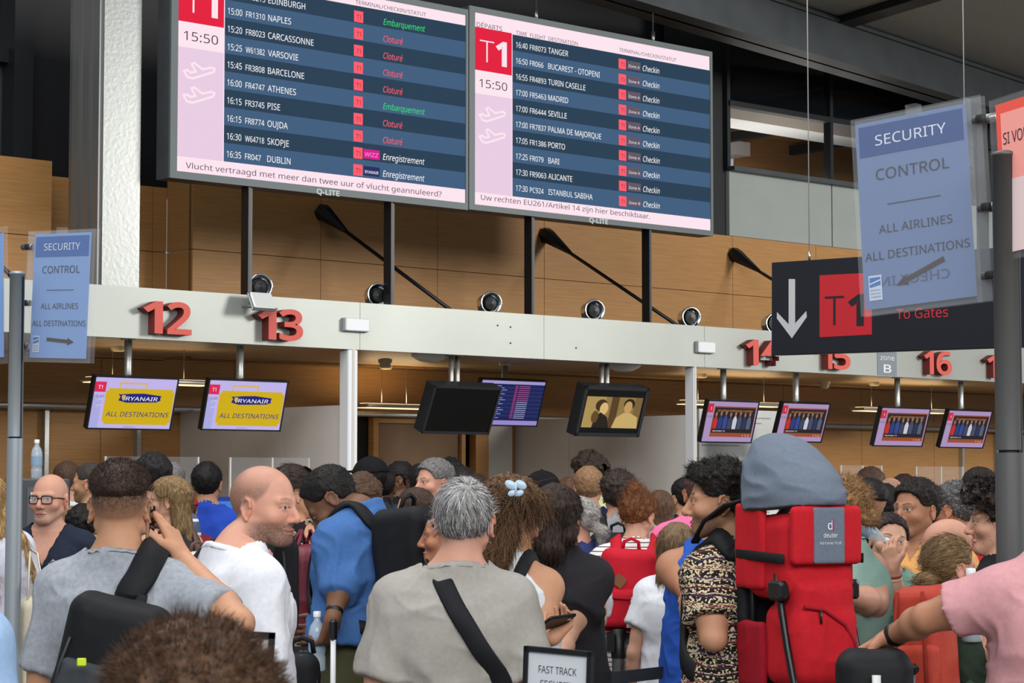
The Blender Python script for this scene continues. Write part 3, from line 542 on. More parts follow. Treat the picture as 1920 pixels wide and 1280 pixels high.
for s0, s1, nm in ((-.9, 2.2, 'grey check-in desk under numerals 12 and 13'), (6.75, 15.5, 'grey check-in desk row under numerals 14 to 17')):
    t = thing('check_in_desk', nm, 'desk', W((s0 + s1) / 2, -.9, 0), 0, 'check-in desks'); m = MB(); wbox(m, s0, s1, -.75, -.3, 0, 1.06, DESK); m.build('front_panel', t); m = MB(); wbox(m, s0 - .02, s1 + .02, -.8, -.25, 1.06, 1.10, WHITE); m.build('worktop', t)
for nm, xa, xb, yt in (('clear acrylic screen on the desk behind the man with the faded haircut', 198, 372, 855), ('clear acrylic screen on the desk behind the bald man in white', 432, 579, 857), ('clear acrylic screen on the desk behind the grey child carrier hood', 1577, 1653, 872), ('clear acrylic screen on the desk left of the bearded man looking down', 1718, 1805, 874)):
    s0, zt = wp(xa, yt, -.28); s1 = wp(xb, yt, -.28)[0]; t = thing('acrylic_screen', nm, 'screen guard', W((s0 + s1) / 2, -.28, 1.1), 0, 'acrylic screens on the desks')
    m = MB(); wbox(m, s0, s1, -.285, -.28, 1.16, zt, ACRYL); m.build('sheet', t); m = MB()
    for q in (s0, s0 + (s1 - s0) * .53, s1): wbox(m, q - .006, q + .006, -.29, -.275, 1.1, zt, mat('acrylic_edge', C(200, 198, 190), .3))
    m.build('edge_strip', t)
# ------------------------------------------------------------------ sign poles and hanging sign
class Plane:
    def __init__(s, BL, BR, TL):
        BL, BR, TL = (np.array(q) for q in (BL, BR, TL)); s.o = BL; x = BR - BL; s.w = np.linalg.norm(x); x = x / s.w; y = TL - BL; y = y - x * np.dot(x, y); s.h = np.linalg.norm(y); y /= s.h
        s.x, s.y, s.z = x, y, np.cross(x, y); s.M = Matrix([[x[i], y[i], s.z[i], BL[i]] for i in range(3)] + [[0, 0, 0, 1]])
    def px(s, px, py):
        r = ray(px, py); c = np.array([0, 0, CAMZ]); t = np.dot(s.o - c, s.z) / np.dot(r, s.z); q = c + r * t - s.o
        return float(np.dot(q, s.x)), float(np.dot(q, s.y))
TXT = fl(30, 36, 52); POLE = mat('grey_anodised_pole', C(92, 93, 92), .42, .35, bump=.05, bscale=40, stretch=(1, 1, .05))
def security_sign(label, BL, BR, TL, paper, blue, pole, inset, arrow, mirror, side, k=1.0):
    P = Plane(BL, BR, TL); t = thing('security_sign', label, 'sign', tuple(P.o + P.x * P.w / 2), 0, 'security control signs on poles'); w, h, M = P.w, P.h, P.M
    m = MB(); m.box((0, 0, -.02), (w, h, -.016), ACRYL, M); m.box((0, 0, .004), (w, h, .008), ACRYL, M); m.box((w - .05 if side > 0 else 0, 0, -.02), (w - .048 if side > 0 else .002, h, .008), ACRYL, M); m.build('acrylic_pocket', t)
    a, c_ = inset; pw = c_ - a; m = MB(); m.rect(a, .02, c_, h - .015, paper, M, z=-.004, t=.001); m.rect(a + .012, h * .80, c_ - .012, h * .955, blue, M, z=-.003)
    x = (a + c_) / 2; m.text('SECURITY', x, h * .85, h * .064, fl(214, 222, 234), M, w=pw * .64, align=.5, z=-.0025); m.text('CONTROL', x, h * .675, h * .068, TXT, M, w=pw * .66, align=.5, z=-.0025)
    m.rect(x - pw * .24, h * .545, x + pw * .24, h * .549, TXT, M, z=-.0025); m.text('ALL AIRLINES', x, h * .405, h * .052, TXT, M, w=pw * .66, align=.5, z=-.0025); m.text('ALL DESTINATIONS', x, h * .275, h * .052, TXT, M, w=pw * .94, align=.5, z=-.0025)
    if mirror:
        V, Fc, wd = text_mesh('CHECK IN', 0, .01); V = V.copy(); V[:, 0] = c_ - pw * .22 - V[:, 0] * pw * .62 / wd; V[:, 1] = V[:, 1] * h * .055 + h * .14; V[:, 2] = -.003; m.add(V, Fc, fl(66, 84, 118), M)
    (ax, ay), (bx, by) = [(a + pw * q[0], h * q[1]) for q in arrow]; d = np.array([bx - ax, by - ay]); L = np.linalg.norm(d); d /= L; nn = np.array([-d[1], d[0]]); A = np.array([ax, ay]); q = lambda l, k2: tuple(A + d * l + nn * k2)
    m.poly([q(0, .008), q(0, -.008), q(L * .78, -.008), q(L * .76, -.017), q(L, 0), q(L * .76, .017), q(L * .78, .008)], fl(48, 36, 42), M, z=-.0023, t=.0004)
    m.rect(a + pw * .05, h * .075, a + pw * .17, h * .20, fl(190, 205, 225), M, z=-.0025, t=.0004); m.poly([(a + pw * .06, h * .14), (a + pw * .16, h * .15), (a + pw * .16, h * .19), (a + pw * .06, h * .19)], fl(44, 108, 176), M, z=-.002, t=.0004); m.poly([(a + pw * .06, h * .155), (a + pw * .16, h * .172), (a + pw * .16, h * .178), (a + pw * .06, h * .161)], fl(210, 225, 240), M, z=-.0017, t=.0002)
    for k2, tx in enumerate(('BRUSSELS', 'SOUTH', 'CHARLEROI')): m.text(tx, a + pw * .11, h * (.122 - .017 * k2), h * .009, TXT, M, w=pw * .09, align=.5, z=-.002)
    m.build('printed_sheet', t)
    for y in (.88, .45, .12):
        m = MB(); ex = w if side > 0 else 0; pv = P.o + P.x * ex + P.y * h * y; m.tube([tuple(pv - P.x * .03 * side), tuple(pv + P.x * .05 * side)], .014, STEEL, 8); m.lathe([(.02, -.012), (.024, 0), (.02, .012)], DARK, 12, Matrix.Translation(Vector(pv - P.x * .0))); m.build('clamp', t)
    m = MB(); q = P.o + P.x * w * .5 + P.y * (h - .005); m.box((w * .44, h - .02, -.022), (w * .52, h + .012, .012), ACRYL, M); m.build('clip', t)
    return P
def sign_pole(label, px, Y, r, ytop, jy, POLE=POLE):
    b = at(px, 900, Y); zt = at(px, ytop, Y)[2]; t = thing('sign_pole', label, 'pole', (b[0], b[1], 0)); zj = at(px, jy, Y)[2]; M = Matrix.Translation((b[0], b[1], 0))
    m = MB(); m.lathe([(r, zj + .004), (r, zt - .01), (r * 1.06, zt - .01), (r * 1.06, zt), (r * .6, zt + .006)], POLE, 28, M); m.build('upper_tube', t)
    m = MB(); m.lathe([(r * 1.07, .02), (r * 1.07, zj - .004)], POLE, 28, M); m.lathe([(r * .8, zj - .01), (r * .8, zj + .01)], DARK, 20, M); m.build('lower_tube', t)
    m = MB(); m.box((-.006, -r * 1.02, zj - .3), (.006, -r * .9, zt - .02), DARK, M @ Matrix.Rotation(R(62), 4, 'Z')); m.build('slot', t)
    m = MB(); m.lathe([(.24, 0), (.24, .012), (.06, .03)], POLE, 32, M); m.build('base_plate', t)
    return b
PAPR, BLUR = mat('sign_paper_shaded', C(100, 121, 162), .5), mat('sign_blue_shaded', C(30, 66, 128), .45)  # right sign: its shade is mixed into the paper and blue colours
PAPL, BLUL = mat('sign_paper', C(124, 158, 212), .5), mat('sign_blue_lit', C(46, 94, 166), .45)
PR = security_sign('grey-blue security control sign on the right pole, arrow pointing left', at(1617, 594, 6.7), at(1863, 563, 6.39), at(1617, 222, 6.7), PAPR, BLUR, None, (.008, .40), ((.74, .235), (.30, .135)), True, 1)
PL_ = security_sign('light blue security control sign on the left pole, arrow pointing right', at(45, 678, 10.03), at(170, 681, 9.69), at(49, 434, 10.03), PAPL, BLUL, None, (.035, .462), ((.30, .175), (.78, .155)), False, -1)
sign_pole('tall grey round pole at the far right of the queue', 1893, 6.3, .038, 287, 846); sign_pole('tall grey round pole at the left of the queue', 27, 9.95, .034, 511, 820, mat('silver_anodised_pole', C(150, 158, 164), .4, .4))
# second signs fixed on the far sides of the two poles
P = Plane(at(1878, 476, 6.3), at(2035, 440, 6.0), at(1878, 193, 6.3)); t = thing('red_notice', 'red bordered notice on the far side of the right pole', 'sign', tuple(P.o)); m = MB()
m.box((-.03, -.02, -.016), (P.w, P.h + .02, -.006), ACRYL, P.M); m.build('acrylic_pocket', t); m = MB(); m.rect(0, 0, P.w, P.h, fl(236, 88, 74), P.M, z=-.004); m.rect(.02, .0, P.w, P.h - .03, fl(246, 160, 150), P.M, z=-.003); m.rect(.02, 0, P.w, P.h * .48, fl(230, 206, 206), P.M, z=-.0025, t=.0004); m.text('SI VOUS', .028, P.h * .72, .042, TXT, P.M, xs=.72, z=-.002); m.build('printed_sheet', t)
P = Plane(at(-120, 690, 10.4), at(10, 681, 10.1), at(-120, 440, 10.4)); t = thing('blue_notice', 'blue notice cut off by the left edge beside the left pole', 'sign', tuple(P.o)); m = MB(); m.box((0, 0, -.016), (P.w, P.h, -.006), ACRYL, P.M); m.build('acrylic_pocket', t); m = MB(); m.rect(0, .03, P.w - .015, P.h - .03, PAPL, P.M, z=-.004); m.build('printed_sheet', t)
PH = Plane(at(1446, 666, 14.0), at(1870, 652, 12.96), at(1446, 492, 14.0)); w = PH.w + .5; t = thing('hanging_sign', 'black hanging sign with down arrow and red terminal square', 'sign', tuple(PH.o)); M = PH.M
m = MB(); m.box((0, 0, -.07), (w, PH.h, 0), mat('black_sign_face', C(20, 22, 30), .35), M, .004); m.build('body', t)
m = MB(); GRY, RSQ = fl(176, 178, 180), fl(176, 24, 36); m.poly([PH.px(*q) for q in ((1479, 523), (1491, 523), (1491, 606), (1512, 583), (1513, 594), (1485, 634), (1457, 597), (1457, 585), (1479, 608))][::-1], GRY, M)
m.poly([PH.px(*q) for q in ((1537, 632), (1635, 627), (1635, 511), (1537, 516))], RSQ, M); a, y = PH.px(1547, 611); c_, _ = PH.px(1583, 611); _, y2 = PH.px(1547, 541); kk = fl(22, 20, 26); m.text('T', a, y, y2 - y, kk, M, w=c_ - a, bold=-.012, z=.004); a, y = PH.px(1590, 609); c_, _ = PH.px(1620, 609); m.text('1', a, y, (y2 - y) * .95, kk, M, w=c_ - a, bold=.03, z=.004)
a, y = PH.px(1681, 598); c_, _ = PH.px(1778, 598); m.text('To Gates', a, y, .075, fl(190, 34, 44), M, w=c_ - a, z=.003); m.text('CHECK-IN', a, y + .16, .09, GRY, M, w=(c_ - a) * 1.2, z=.003); m.build('lettering', t)
for px in (1512, 1806):
    u, v = PH.px(px, 480); q = PH.o + PH.x * u + PH.y * PH.h - PH.z * .035; m = MB(); m.tube([tuple(q), (q[0], q[1], 7.4)], .0035, mat('steel_cable', C(176, 178, 176), .4, .3), 5); m.tube([tuple(q), (q[0], q[1], q[2] + .06)], .008, CHROME, 6); m.build('cable', t)
# ------------------------------------------------------------------ queue barriers, framed signs, luggage
BELT = mat('black_webbing', C(44, 47, 52), .7, bump=.2, bscale=200)
def stanchion(label, px, Y, ytop):
    p = at(px, ytop, Y); zt = p[2]; t = thing('queue_post', label, 'barrier', (p[0], p[1], 0), 0, 'queue barrier posts'); M = Matrix.Translation((p[0], p[1], 0))
    m = MB(); m.lathe([(.03, .03), (.03, zt - .07)], STEEL, 20, M); m.build('tube', t); m = MB(); m.lathe([(.034, zt - .13), (.034, zt - .004), (.028, zt)], BLACKP, 20, M); m.box((-.055, -.045, zt - .1), (-.02, .045, zt - .02), BLACKP, M); m.build('belt_cassette', t)
    m = MB(); m.lathe([(.17, 0), (.17, .012), (.05, .035)], BLACKP, 28, M); m.build('base', t); return p
def belt(label, p, q, txts):
    P = Plane(p, q, np.array(p) + np.array([0, 0, .05])); m = MB(); m.box((0, -.024, -.001), (P.w, .024, .001), BELT, P.M)
    for x, tx, w_ in txts:
        m.text(tx, x, -.011, .022, fl(170, 174, 180), P.M, w=w_, z=.002)
    o = m.build('queue_belt', origin=p); return tag(o, label, 'barrier', 'queue belts')
pA = stanchion('steel queue post in front of the girl with the red backpack', 1160, 9.8, 1178)
q1 = at(1330, 1189, 10.6); b0 = at(1168, 1196, 9.8); belt('printed queue belt running right from the steel queue post', b0, q1, ((.075, 'BRUSSELS SOUTH CHARLEROI', .44),))
P = Plane(b0, q1, b0 + np.array([0, 0, .05])); 
p2, q2 = at(1060, 1281, 8.2), at(1318, 1252, 9.0); belt('lower queue belt between the framed sign and the man with the child carrier', p2, q2, ((.09, 'AIRPORT', .17),))
stanchion('steel queue post behind the white t-shirt', 532, 9.0, 1190); stanchion('steel queue post behind the taupe t-shirt', 726, 9.0, 1190); stanchion('steel queue post behind the printed shirt', 1336, 9.05, 1225)
p3, q3 = at(548, 1222, 9.0), at(712, 1224, 9.0); belt('printed queue belt in front of the man in the denim shirt', p3, q3, ((.03, 'BRUSSELS SOUTH CHARLEROI', .42),))
def framed(label, BL, BR, TL, lines, col):
    P = Plane(BL, BR, TL); t = thing('framed_sign', label, 'sign', tuple(P.o + P.x * P.w / 2), 0, 'framed signs on barrier posts'); w, h, M = P.w, P.h, P.M; f = .012; m = MB()
    for a, c_ in (((0, h - f), (w, h)), ((0, 0), (w, f)), ((0, 0), (f, h)), ((w - f, 0), (w, h))): m.box((*a, -.012), (*c_, .004), BLACKP, M)
    m.box((0, 0, -.014), (w, h, -.010), BLACKP, M); m.build('frame', t); m = MB(); m.rect(f, f, w - f, h - f, col, M, z=-.002)
    for (tx, y, ww) in lines: m.text(tx, w / 2, h * y, h * .13, fl(60, 62, 70), M, w=w * ww, align=.5, z=-.001)
    m.build('printed_sheet', t); q = P.o + P.x * w / 2 - P.z * .05; m = MB(); m.tube([(q[0], q[1], .03), (q[0], q[1], q[2] + .05)], .02, STEEL, 12); m.lathe([(.16, 0), (.16, .015), (.04, .035)], BLACKP, 24, Matrix.Translation((q[0], q[1], 0))); m.build('post', t)
framed('black framed sign with white sheet reading fast track security', at(979, 1338, 5.4), at(1106, 1352, 5.3), at(980, 1210, 5.4), (('FAST TRACK', .63, .56), ('SECURITY', .42, .50)), fl(196, 202, 208))
framed('framed sign in front of the bald man, mostly behind the brown hair', at(398, 1320, 4.6), at(507, 1326, 4.6), at(400, 1180, 4.6), (('FAST TRACK', .63, .56), ('SECURITY', .42, .50)), fl(176, 170, 168))
p = at(62, 897, 12.9); t = thing('service_kiosk', 'dark grey kiosk behind the man in black-rimmed glasses', 'kiosk', (p[0], p[1], 0)); M = Matrix.Translation((p[0], p[1], 0)) @ Matrix.Rotation(R(20), 4, 'Z')
m = MB(); m.box((-.16, -.12, 0), (.2, .12, p[2]), mat('dark_grey_cabinet', C(66, 70, 74), .45), M, .01); m.build('cabinet', t); m = MB(); m.box((-.05, -.128, 1.0), (.19, -.119, p[2] - .05), mat('kiosk_panel', C(84, 88, 92), .4), M); m.build('panel', t)
m = MB(); m.box((-.03, -.133, p[2] - .16), (.03, -.127, p[2] - .08), WHITE, M); m.box((.0, -.133, p[2] - .52), (.06, -.127, p[2] - .38), WHITE, M); m.build('label_sheet', t)
PET = mat('clear_plastic_bottle', C(205, 222, 235), .05, alpha=.45, spec=.8)
def bottle(label, loc, sc_=1.0, rot=None, lab=None):
    M = Matrix.Translation(Vector(loc)) @ (rot or Matrix()) @ Matrix.Scale(sc_, 4); t = thing('water_bottle', label, 'bottle', tuple(loc), 0, 'clear water bottles'); pr = [(.028, 0), (.032, .006), (.032, .05), (.029, .06), (.032, .07), (.032, .14), (.026, .165), (.013, .185), (.012, .2)]
    m = MB(); m.lathe(pr, PET, 18, M); m.build('body', t); m = MB(); m.lathe([(.015, .198), (.015, .216), (.012, .219)], lab or WHITE, 14, M); m.build('cap', t); m = MB(); m.lathe([(.0328, .075), (.0328, .125)], mat('bottle_label', C(150, 180, 205), .4, alpha=.7), 18, M); m.build('label_band', t)
bottle('clear water bottle standing on the dark grey kiosk', (p[0] + .02, p[1], p[2]), 1.05)
p = at(421, 931, 14.6); t = thing('blue_screen', 'bright blue screen beside the man in the blue and navy shirt', 'screen', (p[0], p[1], 0)); M = Matrix.Translation((p[0], p[1], 0)); m = MB(); m.box((-.14, 0, 1.15), (.14, .03, p[2]), fl(20, 50, 150), M); m.build('case', t); m = MB(); m.box((-.13, -.003, 1.2), (.13, 0, p[2] - .03), em(64, 128, 205), M); m.build('display', t); m = MB(); m.box((-.03, .0, 0), (.03, .04, 1.16), DSTEEL, M); m.build('stand', t)
# ------------------------------------------------------------------ organic shapes: distance fields turned into one smooth surface
from mathutils.bvhtree import BVHTree
def axis(lo, hi, h, fine=()):
    x = lo; out = [x]
    while x < hi:
        st = h
        for a, b, f in fine:
            if a - h <= x <= b: st = min(st, f)
        x += st; out.append(x)
    return np.array(out, np.float32)
def smin(a, b, k): h = np.maximum(k - np.abs(a - b), 0) / k; return np.minimum(a, b) - h * h * k * .25
def smax(a, b, k): return -smin(-a, -b, k)
def vnoise(p, seed=0):
    p = np.asarray(p, np.float64); i = np.floor(p).astype(np.int64); f = p - i; f = f * f * (3 - 2 * f); o = 0
    for dx in (0, 1):
        for dy in (0, 1):
            for dz in (0, 1):
                n = (i[:, 0] + dx) * 73856093 ^ (i[:, 1] + dy) * 19349663 ^ (i[:, 2] + dz) * 83492791 ^ (seed * 2654435761)
                n = (n ^ (n >> 13)) * 1274126177 & 0xffffffff; n = (n ^ (n >> 16)) & 0xffff
                o = o + n / 65535.0 * np.where(dx, f[:, 0], 1 - f[:, 0]) * np.where(dy, f[:, 1], 1 - f[:, 1]) * np.where(dz, f[:, 2], 1 - f[:, 2])
    return o
def xr(p): p = np.asarray(p, float); return p
class Field:
    def __init__(s, xs, ys, zs): s.a = (xs, ys, zs); s.V = np.full((len(xs), len(ys), len(zs)), 1.0, np.float32)
    def sub(s, lo, hi):
        sl = [slice(max(np.searchsorted(a, l) - 1, 0), np.searchsorted(a, h) + 1) for a, l, h in zip(s.a, lo, hi)]
        return tuple(sl), s.a[0][sl[0]][:, None, None], s.a[1][sl[1]][None, :, None], s.a[2][sl[2]][None, None, :]
    def put(s, fn, lo, hi, k=.03, cut=False):
        m = .03 + k; sl, X, Y, Z = s.sub(np.asarray(lo) - m, np.asarray(hi) + m); d = fn(X, Y, Z)
        s.V[sl] = smax(s.V[sl], -d, k) if cut else smin(s.V[sl], d, k); return s
    def cone(s, a, b, ra, rb, k=.03, cut=False, end=False, fl=(1, 1, 1)):
        a, b = xr(a), xr(b); ba = b - a; L2 = max(np.dot(ba, ba), 1e-9); L = math.sqrt(L2); r = max(ra, rb)
        def fn(X, Y, Z):
            x, y, z = X - a[0], Y - a[1], Z - a[2]; tt = (x * ba[0] + y * ba[1] + z * ba[2]) / L2; t = np.clip(tt, 0, 1)
            d = np.sqrt(((x - t * ba[0]) / fl[0]) ** 2 + ((y - t * ba[1]) / fl[1]) ** 2 + ((z - t * ba[2]) / fl[2]) ** 2) - (ra + (rb - ra) * t)
            return np.maximum(d, (tt - 1) * L) if end else d
        return s.put(fn, np.minimum(a, b) - r * max(fl), np.maximum(a, b) + r * max(fl), k, cut)
    def ell(s, c, r, k=.03, cut=False, M=None):
        c, r = xr(c), xr(r)
        def fn(X, Y, Z):
            x, y, z = X - c[0], Y - c[1], Z - c[2]
            if M is not None: x, y, z = (M[0][j] * x + M[1][j] * y + M[2][j] * z for j in range(3))
            k0 = np.sqrt((x / r[0]) ** 2 + (y / r[1]) ** 2 + (z / r[2]) ** 2); k1 = np.sqrt((x / r[0] ** 2) ** 2 + (y / r[1] ** 2) ** 2 + (z / r[2] ** 2) ** 2) + 1e-6
            return k0 * (k0 - 1) / k1
        R_ = r if M is None else np.array([max(r)] * 3); return s.put(fn, c - R_, c + R_, k, cut)
    def rbox(s, c, hf, rad, k=.02, cut=False, bulge=0):
        c, hf = xr(c), xr(hf)
        def fn(X, Y, Z):
            x, y, z = np.abs(X - c[0]), np.abs(Y - c[1]), np.abs(Z - c[2])
            if bulge: e = 1 + bulge * (1 - np.clip(x / hf[0], 0, 1) ** 2) * (1 - np.clip(z / hf[2], 0, 1) ** 2); y = y / e
            q = [v - h + rad for v, h in zip((x, y, z), hf)]
            return np.sqrt(sum(np.maximum(v, 0) ** 2 for v in q)) + np.minimum(np.maximum(np.maximum(q[0], q[1]), q[2]), 0) - rad
        return s.put(fn, c - hf * (1 + bulge), c + hf * (1 + bulge), k, cut)
    def mesh(s):
        V = s.V; ins = V < 0; cr = [(i, j, k) for i in (0, 1) for j in (0, 1) for k in (0, 1)]; n = [q - 1 for q in V.shape]
        sl = lambda c: tuple(slice(o, o + m) for o, m in zip(c, n)); cnt = sum(ins[sl(c)].astype(np.int8) for c in cr); mask = (cnt > 0) & (cnt < 8)
        ci = np.argwhere(mask); cv = np.stack([V[ci[:, 0] + c[0], ci[:, 1] + c[1], ci[:, 2] + c[2]] for c in cr], 1).astype(np.float64); S = np.zeros((len(ci), 3)); Nn = np.zeros(len(ci))
        for a in range(8):
            for b in range(a + 1, 8):
                d = np.array(cr[b]) - np.array(cr[a])
                if abs(d).sum() != 1: continue
                x = (cv[:, a] < 0) != (cv[:, b] < 0); t = np.where(x, cv[:, a] / np.where(x, cv[:, a] - cv[:, b], 1), 0)
                S += np.where(x[:, None], np.array(cr[a]) + t[:, None] * d, 0); Nn += x
        S /= Nn[:, None]; P = np.empty_like(S)
        for j in range(3): A = s.a[j].astype(np.float64); P[:, j] = A[ci[:, j]] + S[:, j] * (A[ci[:, j] + 1] - A[ci[:, j]])
        idg = np.full(n, -1, np.int64); idg[mask] = np.arange(len(ci)); Q = []
        for ax in range(3):
            o = [1, 1, 1]; lo = [slice(1, m) for m in n]; u, w = [(1, 2), (2, 0), (0, 1)][ax]; A = [slice(1, m) for m in n]; A[ax] = slice(0, n[ax]); B = list(A); B[ax] = slice(1, n[ax] + 1)
            a, b = ins[tuple(A)], ins[tuple(B)]; e = np.argwhere(a != b); f = a[tuple(e.T)]; base = e.copy(); base[:, u] += 1; base[:, w] += 1
            def g(du, dw): q = base.copy(); q[:, u] -= du; q[:, w] -= dw; return idg[tuple(q.T)]
            q = np.stack([g(1, 1), g(0, 1), g(0, 0), g(1, 0)], 1); q[~f] = q[~f][:, ::-1]; Q.append(q)
        return P, np.concatenate(Q)
def relax(P, Q, it=1, lam=.5):
    E = np.concatenate([Q[:, [0, 1]], Q[:, [1, 2]], Q[:, [2, 3]], Q[:, [3, 0]]]); E = np.concatenate([E, E[:, ::-1]]); cnt = np.bincount(E[:, 0], minlength=len(P))[:, None] + 1e-9
    for _ in range(it):
        s = np.stack([np.bincount(E[:, 0], P[E[:, 1], j], len(P)) for j in range(3)], 1); P = P + lam * (s / cnt - P)
    return P
def normals(P, Q):
    n = np.cross(P[Q[:, 2]] - P[Q[:, 0]], P[Q[:, 3]] - P[Q[:, 1]]); o = np.zeros_like(P)
    for k in range(4):
        for j in range(3): o[:, j] += np.bincount(Q[:, k], n[:, j], len(P))
    return o / (np.linalg.norm(o, axis=1)[:, None] + 1e-12)
def qmesh(name, P, Q, m, parent=None, col=None, smooth=True, mids=None):
    me = bpy.data.meshes.new(name); k = Q.shape[1]; me.vertices.add(len(P)); me.vertices.foreach_set('co', P.astype(np.float32).ravel()); me.loops.add(Q.size); me.polygons.add(len(Q))
    me.loops.foreach_set('vertex_index', Q.astype(np.int32).ravel()); me.polygons.foreach_set('loop_start', np.arange(0, Q.size, k, dtype=np.int32)); me.polygons.foreach_set('use_smooth', np.full(len(Q), smooth))
    for q in (m if isinstance(m, (list, tuple)) else [m]): me.materials.append(q)
    if mids is not None: me.polygons.foreach_set('material_index', mids.astype(np.int32))
    if col is not None:
        a = me.color_attributes.new('col', 'FLOAT_COLOR', 'POINT'); a.data.foreach_set('color', np.concatenate([col, np.ones((len(P), 1))], 1).astype(np.float32).ravel())
    me.update(calc_edges=True); me.validate(); o = bpy.data.objects.new(name, me); COL.objects.link(o)
    if parent is not None: o.parent = parent; o.matrix_parent_inverse = base_inv(parent)
    return o
def rotm(yaw=0, pitch=0, roll=0):        # yaw about z (to the left), pitch looks down, roll tips to the right shoulder
    return np.array(Matrix.Rotation(yaw, 3, 'Z') @ Matrix.Rotation(-pitch, 3, 'X') @ Matrix.Rotation(roll, 3, 'Y'))
sstep = lambda x, a, b: (lambda t: t * t * (3 - 2 * t))(np.clip((x - a) / (b - a), 0, 1))
# ------------------------------------------------------------------ head, hair and body
def head_field(Fd, X, Y, Z, g, face=True):
    """distance in head units (x right, y forward, z up, origin mid-skull)"""
    H = Field.__new__(Field); H.V = np.full(np.broadcast(X, Y, Z).shape, 1.0, np.float32)
    def put(fn, lo, hi, k=.03, cut=False): d = fn(X, Y, Z); H.V = smax(H.V, -d, k) if cut else smin(H.V, d, k); return H
    H.put = put; fem = g.get('fem', 0); jw = g.get('jaw', 1.0) * (.93 if fem else 1)
    H.ell((0, -.014, .03), (.076, .099, .088), .01); H.ell((0, .02, -.03), (.063 * jw, .070, .083), .03)
    H.ell((0, .068, -.094 if not fem else -.091), (.024 * jw, .022, .020), .025)
    for s in (-1, 1): H.cone((.052 * jw * s, -.008, -.05), (.02 * s, .062, -.095), .019, .018, .02)
    if not face: return H.V
    for s in (-1, 1):
        H.ell((.045 * s, .055, -.028), (.026, .024, .022), .02); H.cone((.012 * s, .083, .016), (.046 * s, .070, .018), .011 if not fem else .008, .011, .012)
        H.ell((.032 * s, .099, -.001), (.019, .017, .0115), .012, True); H.ell((.032 * s, .0735, -.001), (.0148, .0128, .0128), .003)
        H.cone((.017 * s, .0855, .005), (.045 * s, .0785, .004), .0035, .003, .003)
        H.cone((.020 * s, .085, -.0085), (.043 * s, .0785, -.008), .003, .0025, .003)
    ns = g.get('nose', 1.0); H.cone((0, .084, .012), (0, .096 + .012 * ns, -.032), .008, .0115 * ns, .012); H.ell((0, .094 + .012 * ns, -.036), (.012, .011, .010), .006)
    for s in (-1, 1): H.ell((.013 * s, .093, -.039), (.0075, .011, .008), .006); H.ell((.0065 * s, .099, -.0465), (.004, .005, .004), .003, True)
    op = g.get('open', 0)
    H.ell((0, .083, -.066 + op * .3), (.026, .0135, .0065), .005); H.ell((0, .081, -.0765 - op), (.022, .0135, .007), .005); H.ell((0, .094, -.0712 - op * .3), (.026, .009, .0016 + op * .7), .002, True)
    for s in (-1, 1):
        M = rotm(R(-24 * s), 0, R(-6 * s)); e = lambda x, y, z: np.array([.074 * s, -.010, -.010]) + M @ np.array([x * s, y, z])
        H.ell(e(.004, -.006, 0), (.007, .018, .031), .008, M=M)
        pts = [e(.010, .012, .006), e(.012, .008, .024), e(.013, -.010, .031), e(.013, -.024, .020), e(.012, -.024, 0), e(.010, -.014, -.020), e(.008, 0, -.032)]
        for a, b in zip(pts[:-1], pts[1:]): H.cone(a, b, .0050, .0050, .004)
        H.ell(e(.013, -.004, .002), (.006, .010, .014), .004, True, M=M)
    return H.V
ZP = [.0, .76, .84, .92, .98, 1.05, 1.15, 1.25, 1.33, 1.39, 1.43, 1.46, 1.49, 1.52, 1.6]
AP = [.15, .16, .166, .170, .164, .152, .155, .165, .173, .170, .146, .108, .078, .058, .05]
BP = [.10, .108, .114, .120, .112, .106, .109, .116, .114, .102, .088, .074, .064, .058, .05]
YP = [0, -.005, -.008, -.008, 0, .006, 0, -.008, -.014, -.020, -.024, -.026, -.026, -.024, -.02]
AF = [.15, .17, .180, .180, .164, .138, .142, .155, .163, .160, .136, .098, .070, .052, .045]
def interp(z, T): return np.interp(z, ZP, T)
PEOPLE = {}
